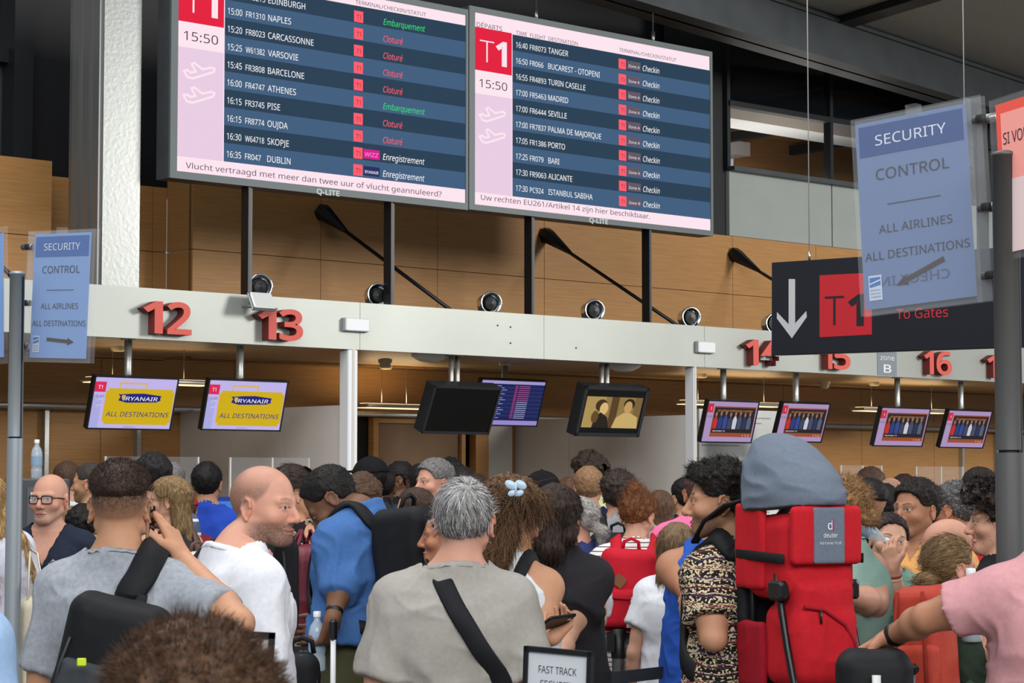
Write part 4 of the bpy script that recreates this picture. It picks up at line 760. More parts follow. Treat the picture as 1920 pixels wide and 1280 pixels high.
class Person:
    """p: placement and looks; x right, y forward, z up, canonical height 1.75 m"""
    def __init__(s, label, hx, hy, Y, yaw, **p):
        s.p = p; s.label = label; s.fem = p.get('fem', 0); s.w = p.get('wide', 1.0); s.hs = p.get('hs', 1.0) * (.95 if s.fem else 1.0)
        s.fat = p.get('fat', 0); hy_, hp, hr = R(p.get('hyaw', yaw) - yaw), R(p.get('pitch', 0)), R(p.get('roll', 0)); s.Rh = rotm(hy_, hp, hr)
        fw = np.array(p.get('hoff', (0, 0, 0)), float); s.piv = np.array([0, -.02, 1.555]) + fw; s.hc = s.piv - s.Rh @ np.array([0, -.012, -.077]) * s.hs
        top = s.hc[2] + max((s.Rh @ np.array(v) * s.hs)[2] for v in ((0, -.014, .118), (0, -.06, .10), (0, .04, .105), (0, -.1, .05))) + p.get('hairtop', .008)
        w = at(hx, hy, Y); s.S = w[2] / top; a = R(yaw); s.Rz = np.array([[math.cos(a), -math.sin(a), 0], [math.sin(a), math.cos(a), 0], [0, 0, 1]])
        off = s.Rz @ s.hc * s.S; s.loc = np.array([w[0] - off[0], Y - off[1], 0]); s.Y = Y; s.yaw = a
        s.det = p.get('det', min(max(Y * .00050, .0029), .0075)); s.root = thing('person', label, 'person', s.loc, a, p.get('group'))
        PEOPLE[s.root.name] = s; s.build()
    def world(s, P): return (np.asarray(P) * s.S) @ s.Rz.T + s.loc
    def local(s, q): return (np.asarray(q) - s.loc) @ s.Rz / s.S
    def lpx(s, px, py, Y): return s.local(at(px, py, Y))
    def h2b(s, q): return s.hc + (np.asarray(q) * s.hs) @ s.Rh.T
    def b2h(s, q): return ((np.asarray(q) - s.hc) @ s.Rh) / s.hs
    def arm(s, side):
        a = s.p.get('armR' if side > 0 else 'armL', 'down'); sh = np.array([(.160 if not s.fem else .142) * side * s.w, -.02, 1.40])
        if isinstance(a, str): e, w = {'down': ((.225, -.045, 1.10), (.235, .04, .86)), 'fwd': ((.225, .0, 1.11), (.13, .23, 1.06)), 'up': ((.25, .12, 1.22), (.12, .2, 1.42)), 'bag': ((.235, -.03, 1.11), (.16, .14, 1.02))}[a]; e, w = np.array(e) * (side, 1, 1), np.array(w) * (side, 1, 1); e[0] *= s.w; w[0] *= s.w
        else: e, w = (s.lpx(*q) if len(q) == 3 and q[0] > 5 else np.array(q, float) for q in a[:2])
        sd = s.p.get('shR' if side > 0 else 'shL'); 
        if sd is not None: sh = np.array(sd)
        return sh, e, w
    def torso(s, Fd, o, k=.03, z0=.80, z1=1.6, hem=0, strt=0, n=2.25):
        w, fat = s.w, s.fat; A = AF if s.fem else AP
        def fn(X, Y, Z):
            z = Z.ravel(); a = interp(z, A) * w + o; b = interp(z, BP) * w + o; yc = interp(z, YP)
            if fat: bl = fat * np.exp(-((z - 1.06) / .17) ** 2); b = b + bl * .6; a = a + bl * .5; yc = yc + bl * .5
            if strt: m_ = (z < 1.28); a = np.where(m_, np.maximum(a, (.172 * w + o) * (1 - .5 * s.fem * .12) + strt * (1.28 - z) * .12), a); b = np.where(m_, np.maximum(b, .112 * w + o + strt * (1.28 - z) * .08), b)
            if s.fem: b = b + .0
            a, b, yc = (v.astype(np.float32)[None, None, :] for v in (a, b, yc)); r = ((np.abs(X) / a) ** n + (np.abs(Y - yc) / b) ** n) ** (1 / n)
            d = (r - 1) * np.minimum(a, b) * .95; return np.maximum(np.maximum(d, Z - z1), z0 - Z)
        Fd.put(fn, (-.30 * w, -.25, z0), (.30 * w, .35, z1), k)
        for q in (-1, 1):
            sx = (.145 if not s.fem else .122) * q * w; hf = np.array(s.p.get('hoff', (0, 0, 0))) * .4; Fd.cone((hf[0], -.026 + hf[1], 1.505), (sx, -.024, 1.415), .052 * (.85 if s.fem else 1) + o * .8, .050 + o, .04)
            if s.fem: Fd.ell((.068 * q * w, .085, 1.255), (.06 + o, .055 + o, .06 + o), .04)
            else: Fd.ell((.075 * q * w, .055, 1.31), (.085 + o, .055 + o, .075 + o), .05)
            Fd.ell((.085 * q * w, -.085, 1.31), (.07 + o, .045 + o, .10 + o), .05)
    def legs(s, Fd, o, zend=0.0, flare=0, k=.03):
        for q in (-1, 1):
            h, kn, an = np.array([.088 * q, -.01, .86]), np.array([.10 * q, .01, .49]), np.array([.105 * q, -.03, .085])
            if zend >= .49: t = (.86 - zend) / .37; Fd.cone(h, h + (kn - h) * t, .092 + o, .092 - .036 * t + o + flare, k, end=True)
            else:
                Fd.cone(h, kn, .092 + o, .056 + o + flare, k); t = min((.49 - zend) / .405, 1); Fd.cone(kn, kn + (an - kn) * t, .054 + o + flare, .054 - .016 * t + o + flare, k, end=zend > 0)
            if zend == 0: Fd.cone(an - (0, .02, .035), an + (.015 * q, .15, -.055), .036 + o, .03 + o, .03, fl=(1, 1, .8))
    def hand(s, Fd, w, d, pn, side, curl, k=.006):
        d = d / np.linalg.norm(d); pn = pn - d * np.dot(pn, d); pn /= np.linalg.norm(pn); ac = np.cross(d, pn) * 1.0; ac /= np.linalg.norm(ac); sc = .94 if s.fem else 1.04
        th = 1 if s.p.get('thumb', 1) else -1; ac = ac * (1 if np.dot(ac, s.tdir(side)) > 0 else -1)
        if isinstance(curl, (int, float)): curl = [curl] * 4
        for i, L in enumerate((.072, .080, .075, .060)):
            lat = (.030 - .020 * i) * sc; kn = w + d * (.088 - .004 * abs(i - 1)) * sc + ac * lat; Fd.cone(w + d * .012 + ac * lat * .55, kn, .0165 * sc, .0115 * sc, .012)
            p_, a = kn, 0.0
            for j, f in enumerate((.46, .31, .23)):
                a += curl[i] * (.9, 1.1, .7)[j] * (1 + .06 * i); q = p_ + (d * math.cos(a) + pn * math.sin(a) + ac * .06 * (1.2 - i)) * L * f * sc; r = (.0098, .0088, .0079)[j] * sc * (.9 if i == 3 else 1); Fd.cone(p_, q, r, r * .93, .003); p_ = q
        b = w + d * .022 + ac * .022; m_ = b + (d * .55 + ac * .62 + pn * .32) * .045 * sc; t2 = m_ + (d * .80 + ac * .28 + pn * (.25 + .5 * curl[0])) * .036 * sc; t3 = t2 + (d * .85 + pn * (.2 + .6 * curl[0])) * .028 * sc
        Fd.cone(b, m_, .017 * sc, .0125 * sc, .008); Fd.cone(m_, t2, .0118 * sc, .0105 * sc, .003); Fd.cone(t2, t3, .0105 * sc, .0088 * sc, .003)
    def tdir(s, side):
        v = s.p.get('thR' if side > 0 else 'thL'); return np.array(v) if v is not None else np.array([-.3 * side, 1.0, .5])
    def build(s):
        p = s.p; det = s.det; far = s.Y > 9.6; base = .013 if far else .009; arms = {q: s.arm(q) for q in (-1, 1)}; s.arms = arms
        hb = .155 * s.hs; c = s.hc; fx, fy, fz = ([(c[j] - m, c[j] + n_, det)] for j, m, n_ in ((0, .115, .115), (1, .15, .15), (2, .155, .13)))
        allp = np.array([q for v in arms.values() for q in v]); lo = np.minimum(allp.min(0), (-.25 * s.w, -.2, 0)); hi = np.maximum(allp.max(0), (.25 * s.w, .25, 1.5))
        ends = {}
        for q, (sh, e, w) in arms.items():
            d = (w - e) / np.linalg.norm(w - e); hd = p.get('hdR' if q > 0 else 'hdL'); d2 = np.array(hd, float) if hd is not None else d
            ends[q] = d2; tip = w + d2 / np.linalg.norm(d2) * .2; lo = np.minimum(lo, tip); hi = np.maximum(hi, tip)
            if ('R' if q > 0 else 'L') in p.get('finehands', ''):
                m = w + d2 / np.linalg.norm(d2) * .09
                for l, j in ((fx, 0), (fy, 1), (fz, 2)): l.append((m[j] - .12, m[j] + .12, .0042))
        lo -= .07; hi += .07; lo[2] = -.02; hi[2] = c[2] + .16; hi[1] = max(hi[1], c[1] + .16)
        Fd = Field(axis(lo[0], hi[0], base, fx), axis(lo[1], hi[1], base, fy), axis(lo[2], hi[2], base * 1.2, fz))
        s.torso(Fd, 0, z1=1.475); s.legs(Fd, 0)
        for q, (sh, e, w) in arms.items():
            f = (.88 if s.fem else 1.0) * p.get('armw', 1.0); fr = e + (w - e) * .3
            Fd.ell(sh, (.056 * f,) * 3, .05); Fd.cone(sh, e, .049 * f, .039 * f, .035); Fd.cone(sh + (e - sh) * .35, sh + (e - sh) * .7, .047 * f, .044 * f, .03); Fd.cone(e, fr, .0395 * f, .042 * f, .02); Fd.cone(fr, w, .042 * f, .0265 * f, .02); Fd.cone(w, w + ends[q] / np.linalg.norm(ends[q]) * .02, .026 * f, .024 * f, .01, fl=(1, 1, 1))
            pn = p.get('pnR' if q > 0 else 'pnL'); s.hand(Fd, w, ends[q], np.array(pn, float) if pn is not None else np.array([-q, .25, 0.1]), q, p.get('curlR' if q > 0 else 'curlL', .38))
        nb = np.array([0, -.026, 1.46]); nh = s.h2b((0, -.022, -.05)); Fd.cone(nb, nh, .060 * (.84 if s.fem else p.get('neck', 1)), .053 * (.84 if s.fem else min(p.get('neck', 1), 1.03)), .03)
        m = .17 * s.hs; sl, X, Y, Z = Fd.sub(c - m, c + m); X, Y, Z = np.broadcast_arrays(X - c[0], Y - c[1], Z - c[2]); Rh = s.Rh
        q = [(Rh[0, j] * X + Rh[1, j] * Y + Rh[2, j] * Z) / s.hs for j in range(3)]; Fd.V[sl] = smin(Fd.V[sl], head_field(None, *q, p) * s.hs, .015)
        P, Q = Fd.mesh(); P = relax(P, Q, 1, .35); col = s.paint(P)
        s.body = qmesh('body', s.world(P), Q, SKIN, s.root, col); s.bodyP, s.bodyQ = P, Q
        if p.get('hair'): s.hair(p['hair'])
        s.clothes()
    def paint(s, P):
        p = s.p; sk = np.array(C(*p.get('skin', (206, 158, 130)))[:3]); n = vnoise(P * 60, 3); col = sk * (1 + .10 * (n[:, None] - .5)); q = s.b2h(P); x, y, z = np.abs(q[:, 0]), q[:, 1], q[:, 2]
        hd = np.linalg.norm(q * (1, .9, .85), axis=1) < .125; red = np.array([1.12, .80, .78])
        def mix(m, c): nonlocal col; m = np.clip(m, 0, 1)[:, None]; col = col * (1 - m) + np.asarray(c) * m
        ear = hd * sstep(x, .079, .084) * (1 - sstep(np.abs(y + .015), .03, .045)) * (1 - sstep(np.abs(z + .008), .026, .036)); mix(ear * .5, sk * red)
        fr = hd & (y > .02)
        nose = np.exp(-((x / .018) ** 2 + ((z + .035) / .018) ** 2)) * (y > .09); mix(nose * .5, sk * red); ch = np.exp(-(((x - .045) / .02) ** 2 + ((z + .03) / .02) ** 2)) * fr; mix(ch * .35, sk * red)
        hc = np.array(C(*p.get('haircol', (50, 38, 30)))[:3]); nz = vnoise(P * 330, 5)
        b = p.get('beard', 0)
        if b:
            j = sstep(-z, .035, .055) * sstep(y, -.03, .02) * (1 - sstep(-z, .135, .15)); j = np.maximum(j * (1 - np.exp(-((x / .05) ** 2 + ((z + .045) / .02) ** 2)) * (z > -.062) * .8), np.exp(-((z + .057) / .006) ** 2) * (x < .03) * (y > .05)); mix(hd * j * b * (.55 + .6 * nz), np.array(C(*p.get('beardcol', p.get('haircol', (50, 38, 30))))[:3]))
        if p.get('shave'):   # clipped hair painted as colour of the scalp: (strength, fade start, fade end) over the scalp area
            st, z0, z1 = p['shave']; zl = s.hairline(q) ; m = sstep(z - zl, z0, z1) * (hd | (z > .0)) * (np.linalg.norm(q - (0, -.01, .02), axis=1) < .14); top = p.get('bald', 0); m = m * (1 - top * sstep(z, .035, .085) * sstep(y, -.09, -.03)) * (1 - .8 * ear); mix(m * st * (.65 + .5 * nz), hc)
        lm = fr & (y > .065) & ((x / .026) ** 2 + ((z + .0712) / (.0105 + p.get('open', 0))) ** 2 < 1); mix(lm * .55, np.array(C(*p.get('lips', (178, 104, 96)))[:3])); mix((fr & (y > .06) & (x < .022) & (np.abs(z + .0712) < .0015 + p.get('open', 0) * .5)) * .6, sk * .35)
        ez = (x - .0315) / .0148; e2 = (z + .0003) / .0050; ins = (ez ** 2 + e2 ** 2 < 1) & fr & (y > .055); gx = p.get('gaze', 0.0)
        mix(ins * .85, np.array([.48, .44, .41])); mix(ins & ((np.sign(q[:, 0]) * x - np.sign(q[:, 0]) * .0315 - gx) ** 2 + (z - .0004) ** 2 < .0056 ** 2), np.array([.035, .022, .016])); lid = fr & (y > .055) & (ez ** 2 + e2 ** 2 >= 1) & (ez ** 2 + e2 ** 2 < 1.7) & (z > -.001); mix(lid * .75, np.array([.05, .03, .025]))
        if not p.get('nobrow'):
            bz = .0215 + .004 * np.sin((x - .012) / .04 * 2.6); bm = fr & (x > .011) & (x < .052) & (np.abs(z - bz) < .0047 - .0025 * np.clip((x - .03) / .022, 0, 1)); mix(bm * p.get('brow', .8) * (.6 + .5 * nz), np.array(C(*p.get('browcol', p.get('haircol', (50, 38, 30))))[:3]) * .8)
        sn = p.get('tan_arm')
        return np.clip(col, 0, 1)
    def hairline(s, q):
        a = np.arctan2(np.abs(q[:, 0]), q[:, 1]); return np.interp(a, [0, .45, .8, 1.1, 1.45, 1.75, 2.0, 2.4, math.pi], s.p.get('line', [.072, .066, .052, .012, .004, .012, -.012, -.055, -.070]))
    def hair(s, h):
        """h: top, side, back thickness; extra volumes in head units; strands"""
        p = s.p; det = max(s.det * 1.15, .0036); ex = h.get('vol', []); pts = [(-.115, -.15, -.11), (.115, .13, .16)] + [tuple(np.array(a) - r) for v in ex for a, r in ((v[0], v[2] if len(v) > 2 and not isinstance(v[2], tuple) else .05), (v[1], v[3] if len(v) > 3 else .05))] + [tuple(np.array(a) + .06) for v in ex for a in (v[0], v[1])]
        lo, hi = np.min(pts, 0), np.max(pts, 0); Fd = Field(axis(lo[0], hi[0], det), axis(lo[1], hi[1], det), axis(lo[2], hi[2], det)); X, Y, Z = (Fd.a[0][:, None, None], Fd.a[1][None, :, None], Fd.a[2][None, None, :])
        X, Y, Z = np.broadcast_arrays(X, Y, Z); d = head_field(None, X, Y, Z, p, False); q = np.stack([X.ravel(), Y.ravel(), Z.ravel()], 1); zl = s.hairline(q).reshape(d.shape).astype(np.float32)
        up = sstep(Z, .02, .085); bk = sstep(-Y, .0, .07) * (1 - up); th = h.get('side', .006) * (1 - up) * (1 - bk) + h.get('top', .012) * up + h.get('back', h.get('side', .006)) * bk + h.get('front', 0) * sstep(Y, .03, .085) * up
        m = sstep(Z - zl, -.006, h.get('fade', .012)); nz = vnoise(np.stack([q[:, 0], q[:, 1], q[:, 2]], 1) * h.get('nf', 70), 11).reshape(d.shape).astype(np.float32); th = th * (1 + h.get('lump', .28) * (nz - .45) * 2)
        keep = np.where((np.abs(X) > .055) & (Y > -.035) & (Y < .03) & (Z < .018) & (h.get('ears', 1) > 0), -.02, 0); Fd.V = (d - (th + .004) * m + .004 + (1 - m) * .012 - np.minimum(keep, 0)).astype(np.float32)
        for v in ex: Fd.cone(v[0], v[1], v[2], v[3], v[4] if len(v) > 4 else .02)
        P, Q = Fd.mesh()
        if not len(Q): return
        n = normals(P, Q); st = h.get('dir', 'out'); f = np.array(h.get('freq', (150, 150, 40) if st in ('down', 'tail') else (130, 130, 130))); a = h.get('amp', .002); P = P + n * ((vnoise(P * f, 21) - .5) * 2 * a + (vnoise(P * f * .35, 22) - .5) * 2 * a)[:, None]
        hc = np.array(C(*p.get('haircol', (50, 38, 30)))[:3]); v_ = h.get('cvar', .5); col = hc * (1 + v_ * (vnoise(P * f * 1.3, 31) - .5) * 2)[:, None]
        if 'grey' in h: gm = (vnoise(P * f * 1.5, 41) * (1 - h['grey'][1] * sstep(P[:, 2], .0, .09)))[:, None] * h['grey'][0]; col = col * (1 - gm) + np.array([.5, .5, .5]) * gm
        o = s.qm('hair', s.h2b(P), Q, HAIR, np.clip(col, 0, 1)); s.hairP = P
        k = h.get('strands', 0)
        if k: s.strands(o, P, normals(P, Q), k, h, hc)
    def qm(s, name, P, Q, m, col=None, parent=None, mids=None): return qmesh(name, s.world(P), Q, m, parent or s.root, col, True, mids)
    def strands(s, par, P, n, k, h, hc):
        rng = np.random.default_rng(int(abs(s.loc[0] * 1000)) % 9999 + 5); i = rng.integers(0, len(P), k); p0, n0 = P[i], n[i]; st = h.get('dir', 'out'); L = h.get('len', .014) * rng.uniform(.6, 1.3, k); r = rng.normal(0, 1, (k, 3))
        if st == 'out': d = n0 + r * h.get('mess', .45)
        elif st in ('down', 'tail'): d = np.array([0, 0, -1.0]) + np.array(h.get('pull', (0, 0, 0))) + r * h.get('mess', .22)
        elif st == 'whorl': c = np.array(h.get('crown', (.01, -.075, .085))); d = p0 - c; d = d / (np.linalg.norm(d, axis=1)[:, None] + 1e-6) + np.cross(n0, d / (np.linalg.norm(d, axis=1)[:, None] + 1e-6)) * .35 + r * h.get('mess', .25)
        else: d = np.array(h.get('comb', (0, -1, -.3))) + r * h.get('mess', .3)
        if st != 'out': d = d - n0 * (d * n0).sum(1)[:, None] * (1 if st != 'down' else .85); d /= np.linalg.norm(d, axis=1)[:, None] + 1e-9; d = d + n0 * h.get('lift', .18)
        d /= np.linalg.norm(d, axis=1)[:, None]; wd = h.get('sw', .0011) * rng.uniform(.7, 1.3, k); seg = 4; sd = np.cross(d, n0 + r * .2); sd /= np.linalg.norm(sd, axis=1)[:, None] + 1e-9; V = []; 
        for j in range(seg + 1):
            t = j / seg; c = p0 + d * (L * t)[:, None] - n0 * (L * t * t * h.get('bend', .12))[:, None] - n0 * .0015 * (j == 0); w_ = (wd * (1 - t * .8))[:, None]; V += [c - sd * w_, c + sd * w_, c + np.cross(d, sd) * w_ * .9]
        V = np.stack(V, 1); m_ = 3 * (seg + 1); Q = []
        for j in range(seg):
            for a, b in ((0, 1), (1, 2), (2, 0)): Q.append([j * 3 + a, j * 3 + b, j * 3 + 3 + b, j * 3 + 3 + a])
        Q = (np.arange(k)[:, None, None] * m_ + np.array(Q)[None]).reshape(-1, 4); b = rng.uniform(1 - h.get('cvar', .5), 1 + h.get('cvar', .5), k)[:, None]; cc = hc * b
        if 'grey' in h: g = (rng.uniform(0, 1, k) < h['grey'][0] * (1 - h['grey'][1] * sstep(p0[:, 2], 0, .09)))[:, None]; cc = np.where(g, np.array([.5, .5, .51]) * b, cc)
        if 'tip' in h: cc = cc
        V = V.reshape(-1, 3); cc = np.repeat(cc, m_, 0)
        s.qm('hair_strands', s.h2b(V), Q, HAIR, np.clip(cc, 0, 1), par)
    def clothes(s):
        p = s.p; sh = p.get('shirt'); far = s.Y > 9.6; g = p.get('cg', .012 if far else .0075); o = .011
        s.bvh = None
        if sh:
            slv, hem, nk, loose = sh.get('sleeve', .55), sh.get('hem', .86), sh.get('neck', 0.0), sh.get('loose', .6); ap = np.array([q for v in s.arms.values() for q in v]); lo = np.minimum(ap.min(0) - .09, (-.27 * s.w, -.22, 0)); hi = np.maximum(ap.max(0) + .09, (.27 * s.w, .28 + s.fat, 0))
            Fd = Field(axis(lo[0], hi[0], g), axis(lo[1], hi[1], g), axis(min(hem - .03, lo[2]) if slv > 1 else hem - .03, max(1.62, hi[2] if slv > .3 else 0), g)); s.torso(Fd, o, .03, hem, 1.6, strt=loose)
            for q, (a, e, w) in s.arms.items():
                if slv <= 0:
                    Fd.cone(a + np.array([.004 * q, 0, .04]), a + np.array([.05 * q, 0, -.05]), .062 + (.02 if s.fem else .01), .07, .012, cut=True); continue
                lo_ = o + .003 + .010 * loose; t1 = min(slv, 1.0); Fd.ell(a, (.056 + o,) * 3, .05); b = a + (e - a) * t1; Fd.cone(a, b, .050 + lo_, (.050 - .010 * t1) * p.get('armw', 1) + lo_ + (.014 * loose if slv < 1 else 0), .04, end=slv < 1)
                if slv > 1: b2 = e + (w - e) * (slv - 1); Fd.cone(e, b2, .043 + lo_, .03 + lo_ + .004, .03, end=True)
            # neckline: everything above a plane that is high at the nape and low at the throat
            ny = sh.get('nslope', .55); zc = 1.474 - nk; X, Y, Z = (Fd.a[0][:, None, None], Fd.a[1][None, :, None], Fd.a[2][None, None, :]); near = np.sqrt(X ** 2 + ((Y + .022) * 1.05) ** 2) / (p.get('neck', 1) * (.9 if s.fem else 1))
            Fd.V = np.maximum(Fd.V, np.minimum((Z - (zc - (Y + .02) * ny - sh.get('scoop', 0) * (1 - (np.abs(X) / .1)))) / math.hypot(1, ny), sh.get('rh', .088) + nk - near)).astype(np.float32)
            if sh.get('vee'): v = sh['vee']; Fd.put(lambda X, Y, Z: np.maximum((np.abs(X) - (Z - (1.46 - v)) * .42) * .9, .02 - Y), (-.15, 0, 1.46 - v), (.15, .25, 1.6), .006, True)
            if sh.get('collar'): Fd.put(lambda X, Y, Z: np.maximum(np.abs(np.sqrt((X / 1.0) ** 2 + ((Y + .018) * 1.02) ** 2) - (.066 + (1.50 - (Y + .02) * .5 - Z) * .35)) - .007, np.abs(Z - (1.495 - (Y + .02) * .55)) - .026) + (0 if not sh.get('vee') else np.where((Y > .0) & (np.abs(X) < .02 + (Z - 1.42) * .5), .02, 0)), (-.12, -.13, 1.42), (.12, .12, 1.56), .006)
            P, Q = Fd.mesh(); P = relax(P, Q, 1, .4); n = normals(P, Q); wr = sh.get('wr', .010)
            q = P * np.array([7.0, 7.0, 3.2]); q = q + (vnoise(P * 6, 51)[:, None] - .5) * 2.2; r1 = 1 - np.abs(vnoise(q, int(s.Y * 100) % 97) * 2 - 1); q2 = (P @ np.array([[.8, 0, .6], [0, 1, 0], [-.6, 0, .8]])) * np.array([11, 11, 4.0]) + (vnoise(P * 9, 52)[:, None] - .5) * 2; r2 = 1 - np.abs(vnoise(q2, 9) * 2 - 1)
            P = P + n * (wr * (r1 ** 3 - .25) + wr * .7 * (r2 ** 3 - .25))[:, None] * (1 - .5 * sstep(P[:, 2], 1.36, 1.46))[:, None]
            s.shirt = s.qm(sh.get('name', 'shirt'), P, Q, sh['mat']); s.bvh = BVHTree.FromPolygons(P.tolist(), Q.tolist())
            if not far and slv > 0 and not sh.get('collar') and not sh.get('vee') and not sh.get('scoop'):
                a = np.linspace(0, 2 * math.pi, 41); yy = -.024 + .070 * np.sin(a); R_ = np.stack([.094 * np.cos(a) * (.9 if s.fem else 1) * p.get('neck', 1), -.022 + .090 * np.sin(a) * p.get('neck', 1), zc + .012 - (yy + .02) * ny], 1); U = np.zeros_like(R_)
                for i in range(len(R_)):
                    l, nn, _, dd = s.bvh.find_nearest(Vector(R_[i])); R_[i] = np.array(l) + np.array(nn) * .0005; U[i] = nn
                R_[-1] = R_[0]; U[-1] = U[0]
                for _ in range(7): R_[1:-1] = (R_[:-2] + 2 * R_[1:-1] + R_[2:]) / 4
                b = MB(); b.strap(s.world(R_), U @ s.Rz.T, .020, .003, sh['mat']); b.build('neck_ribbing', s.shirt)
        pa = p.get('pants', {'mat': NAVYCLOTH}); z0 = pa.get('zend', .09); Fd = Field(axis(-.24 * s.w, .24 * s.w, .014), axis(-.2, .24 + s.fat, .014), axis(z0 - .03, 1.16, .014)); s.torso(Fd, .008, .03, .80, pa.get('z1', 1.0)); s.legs(Fd, .012, z0, pa.get('flare', .012)); P, Q = Fd.mesh(); n = normals(P, Q); P = P + n * (.005 * (vnoise(P * 14, 77) - .5))[:, None]; s.qm(pa.get('name', 'trousers'), P, Q, pa['mat'])
        if s.bvh is None: s.bvh = BVHTree.FromPolygons(s.bodyP.tolist(), s.bodyQ.tolist())
    # things worn or carried
    def path(s, pts, n=28, snap=.07, lift=.004, skip=()):
        pts = np.array(pts, float); k = len(pts); t = np.linspace(0, k - 1, n); P = np.empty((n, 3)); E = np.vstack([2 * pts[0] - pts[1], pts, 2 * pts[-1] - pts[-2]])
        for i, u in enumerate(t):
            j = min(int(u), k - 2); f = u - j; a, b, c, d = E[j:j + 4]; P[i] = .5 * (2 * b + (c - a) * f + (2 * a - 5 * b + 4 * c - d) * f * f + (3 * b - a - 3 * c + d) * f ** 3)
        U = np.empty_like(P)
        for i in range(n):
            l, nn, _, dist = s.bvh.find_nearest(Vector(P[i]))
            if l is None: U[i] = (0, -1, 0); continue
            U[i] = nn
            if dist < snap: P[i] = np.array(l) + np.array(nn) * lift
        for _ in range(3): P[1:-1] = (P[:-2] + 2 * P[1:-1] + P[2:]) / 4; U[1:-1] = (U[:-2] + 2 * U[1:-1] + U[2:]) / 4
        return P, U
    def strap(s, par, pts, w, t, m, name='strap', **k):
        P, U = s.path(pts, **k); b = MB(); b.strap(s.world(P), U @ s.Rz.T, w * s.S, t * s.S, m); return b.build(name, par)
SKIN = mat('skin', rough=.55, attr='col', bump=.05, bscale=300, spec=.3)
HAIR = mat('hair', rough=.6, attr='col', spec=.22)
NAVYCLOTH = cloth('navy_trousers', (38, 42, 56)); KHAKI = cloth('olive_trousers', (74, 74, 52)); BEIGE = cloth('beige_trousers', (150, 136, 112)); BLACKC = cloth('black_cloth', (24, 24, 27))
# ------------------------------------------------------------------ people
def tee(name, rgb, *a, **k): ck = {q: k.pop(q) for q in ('var', 'bump', 'axis', 'width', 'rough') if q in k}; return dict(mat=cloth(name, rgb, *a, **ck), **k)
def patterned(name, bands, flip, scale):
    """printed cloth: constant-colour bands down the body, broken by cells of a second ramp"""
    m = mat(name, (0, 0, 0, 1), .85, bump=.15, bscale=420, spec=.15); nt = m.node_tree; b = nt.nodes['Principled BSDF']; g = nt.nodes.new; L = nt.links.new
    tc = g('ShaderNodeTexCoord'); sx = g('ShaderNodeSeparateXYZ'); L(tc.outputs['Object'], sx.inputs[0]); nz = g('ShaderNodeTexNoise'); nz.inputs['Scale'].default_value = 9; L(tc.outputs['Object'], nz.inputs['Vector'])
    a = g('ShaderNodeMath'); a.operation = 'MULTIPLY_ADD'; a.inputs[1].default_value = .05; L(nz.outputs['Fac'], a.inputs[0]); L(sx.outputs[2], a.inputs[2]); mu = g('ShaderNodeMath'); mu.operation = 'MULTIPLY'; mu.inputs[1].default_value = bands[0]; L(a.outputs[0], mu.inputs[0]); fr = g('ShaderNodeMath'); fr.operation = 'FRACT'; L(mu.outputs[0], fr.inputs[0])
    def ramp(stops, src):
        r = g('ShaderNodeValToRGB'); r.color_ramp.interpolation = 'CONSTANT'; e = r.color_ramp.elements
        while len(e) < len(stops): e.new(.5)
        for q, (p, c) in zip(e, stops): q.position = p; q.color = C(*c)
        L(src, r.inputs[0]); return r.outputs[0]
    vo = g('ShaderNodeTexVoronoi'); vo.inputs['Scale'].default_value = scale; vo.feature = 'SMOOTH_F1'; L(tc.outputs['Object'], vo.inputs['Vector']); c1 = ramp(bands[1], fr.outputs[0]); c2 = ramp(flip[1], fr.outputs[0])
    lt = g('ShaderNodeMath'); lt.operation = 'LESS_THAN'; lt.inputs[1].default_value = flip[0]; L(vo.outputs['Distance'], lt.inputs[0]); mx = g('ShaderNodeMix'); mx.data_type = 'RGBA'; L(lt.outputs[0], mx.inputs['Factor']); L(c1, mx.inputs['A']); L(c2, mx.inputs['B']); L(mx.outputs['Result'], b.inputs['Base Color']); return m
K_, CR, MA, PU = (30, 26, 24), (196, 180, 148), (104, 44, 50), (62, 44, 76)
ETHNIC = patterned('printed_elephant_cloth', (8.4, [(0, K_), (.16, CR), (.20, MA), (.26, CR), (.30, K_), (.44, PU), (.50, CR), (.53, K_), (.68, MA), (.73, CR), (.78, K_), (.9, CR), (.94, PU)]), (.38, [(0, CR), (.16, K_), (.20, CR), (.26, K_), (.30, CR), (.44, K_), (.50, MA), (.53, CR), (.68, K_), (.73, PU), (.78, CR), (.9, K_), (.94, CR)]), 120)
FLORAL = patterned('black_floral_cloth', (9, [(0, (24, 24, 26)), (.5, (30, 28, 30))]), (.36, [(0, (208, 196, 176)), (.3, (90, 110, 80)), (.55, (196, 130, 140)), (.8, (120, 130, 100))]), 26)
SKINS = dict(l=(194, 148, 124), p=(198, 146, 124), t=(168, 118, 90), b=(110, 76, 56), d=(76, 54, 44), m=(184, 136, 106))
DKB, BLK, BRN, LBR, BLD, GRY_, AUB = (44, 33, 27), (24, 21, 20), (72, 52, 38), (120, 92, 64), (158, 124, 80), (112, 110, 108), (112, 70, 42)
short = lambda **k: dict(dict(top=.016, side=.006, back=.009, amp=.0018), **k)
longv = lambda L=.30, w=.05: [((s * .05, -.055, .02), (s * .062, -.075, -L * .6), .042, .034) for s in (-1, 1)] + [((0, -.075, .03), (0, -.095, -L), .05, w)]
longh = lambda L=.30, w=.045, **k: dict(dict(top=.016, side=.014, back=.02, fade=.02, dir='down', amp=.003, vol=longv(L, w), len=.07, lift=.05, sw=.0016, ears=0), **k)
def person(label, hx, hy, Y, yaw, skin='l', **k): return Person(label, hx, hy, Y, yaw, skin=SKINS.get(skin, skin), **k)
BK = 'people in the queue'
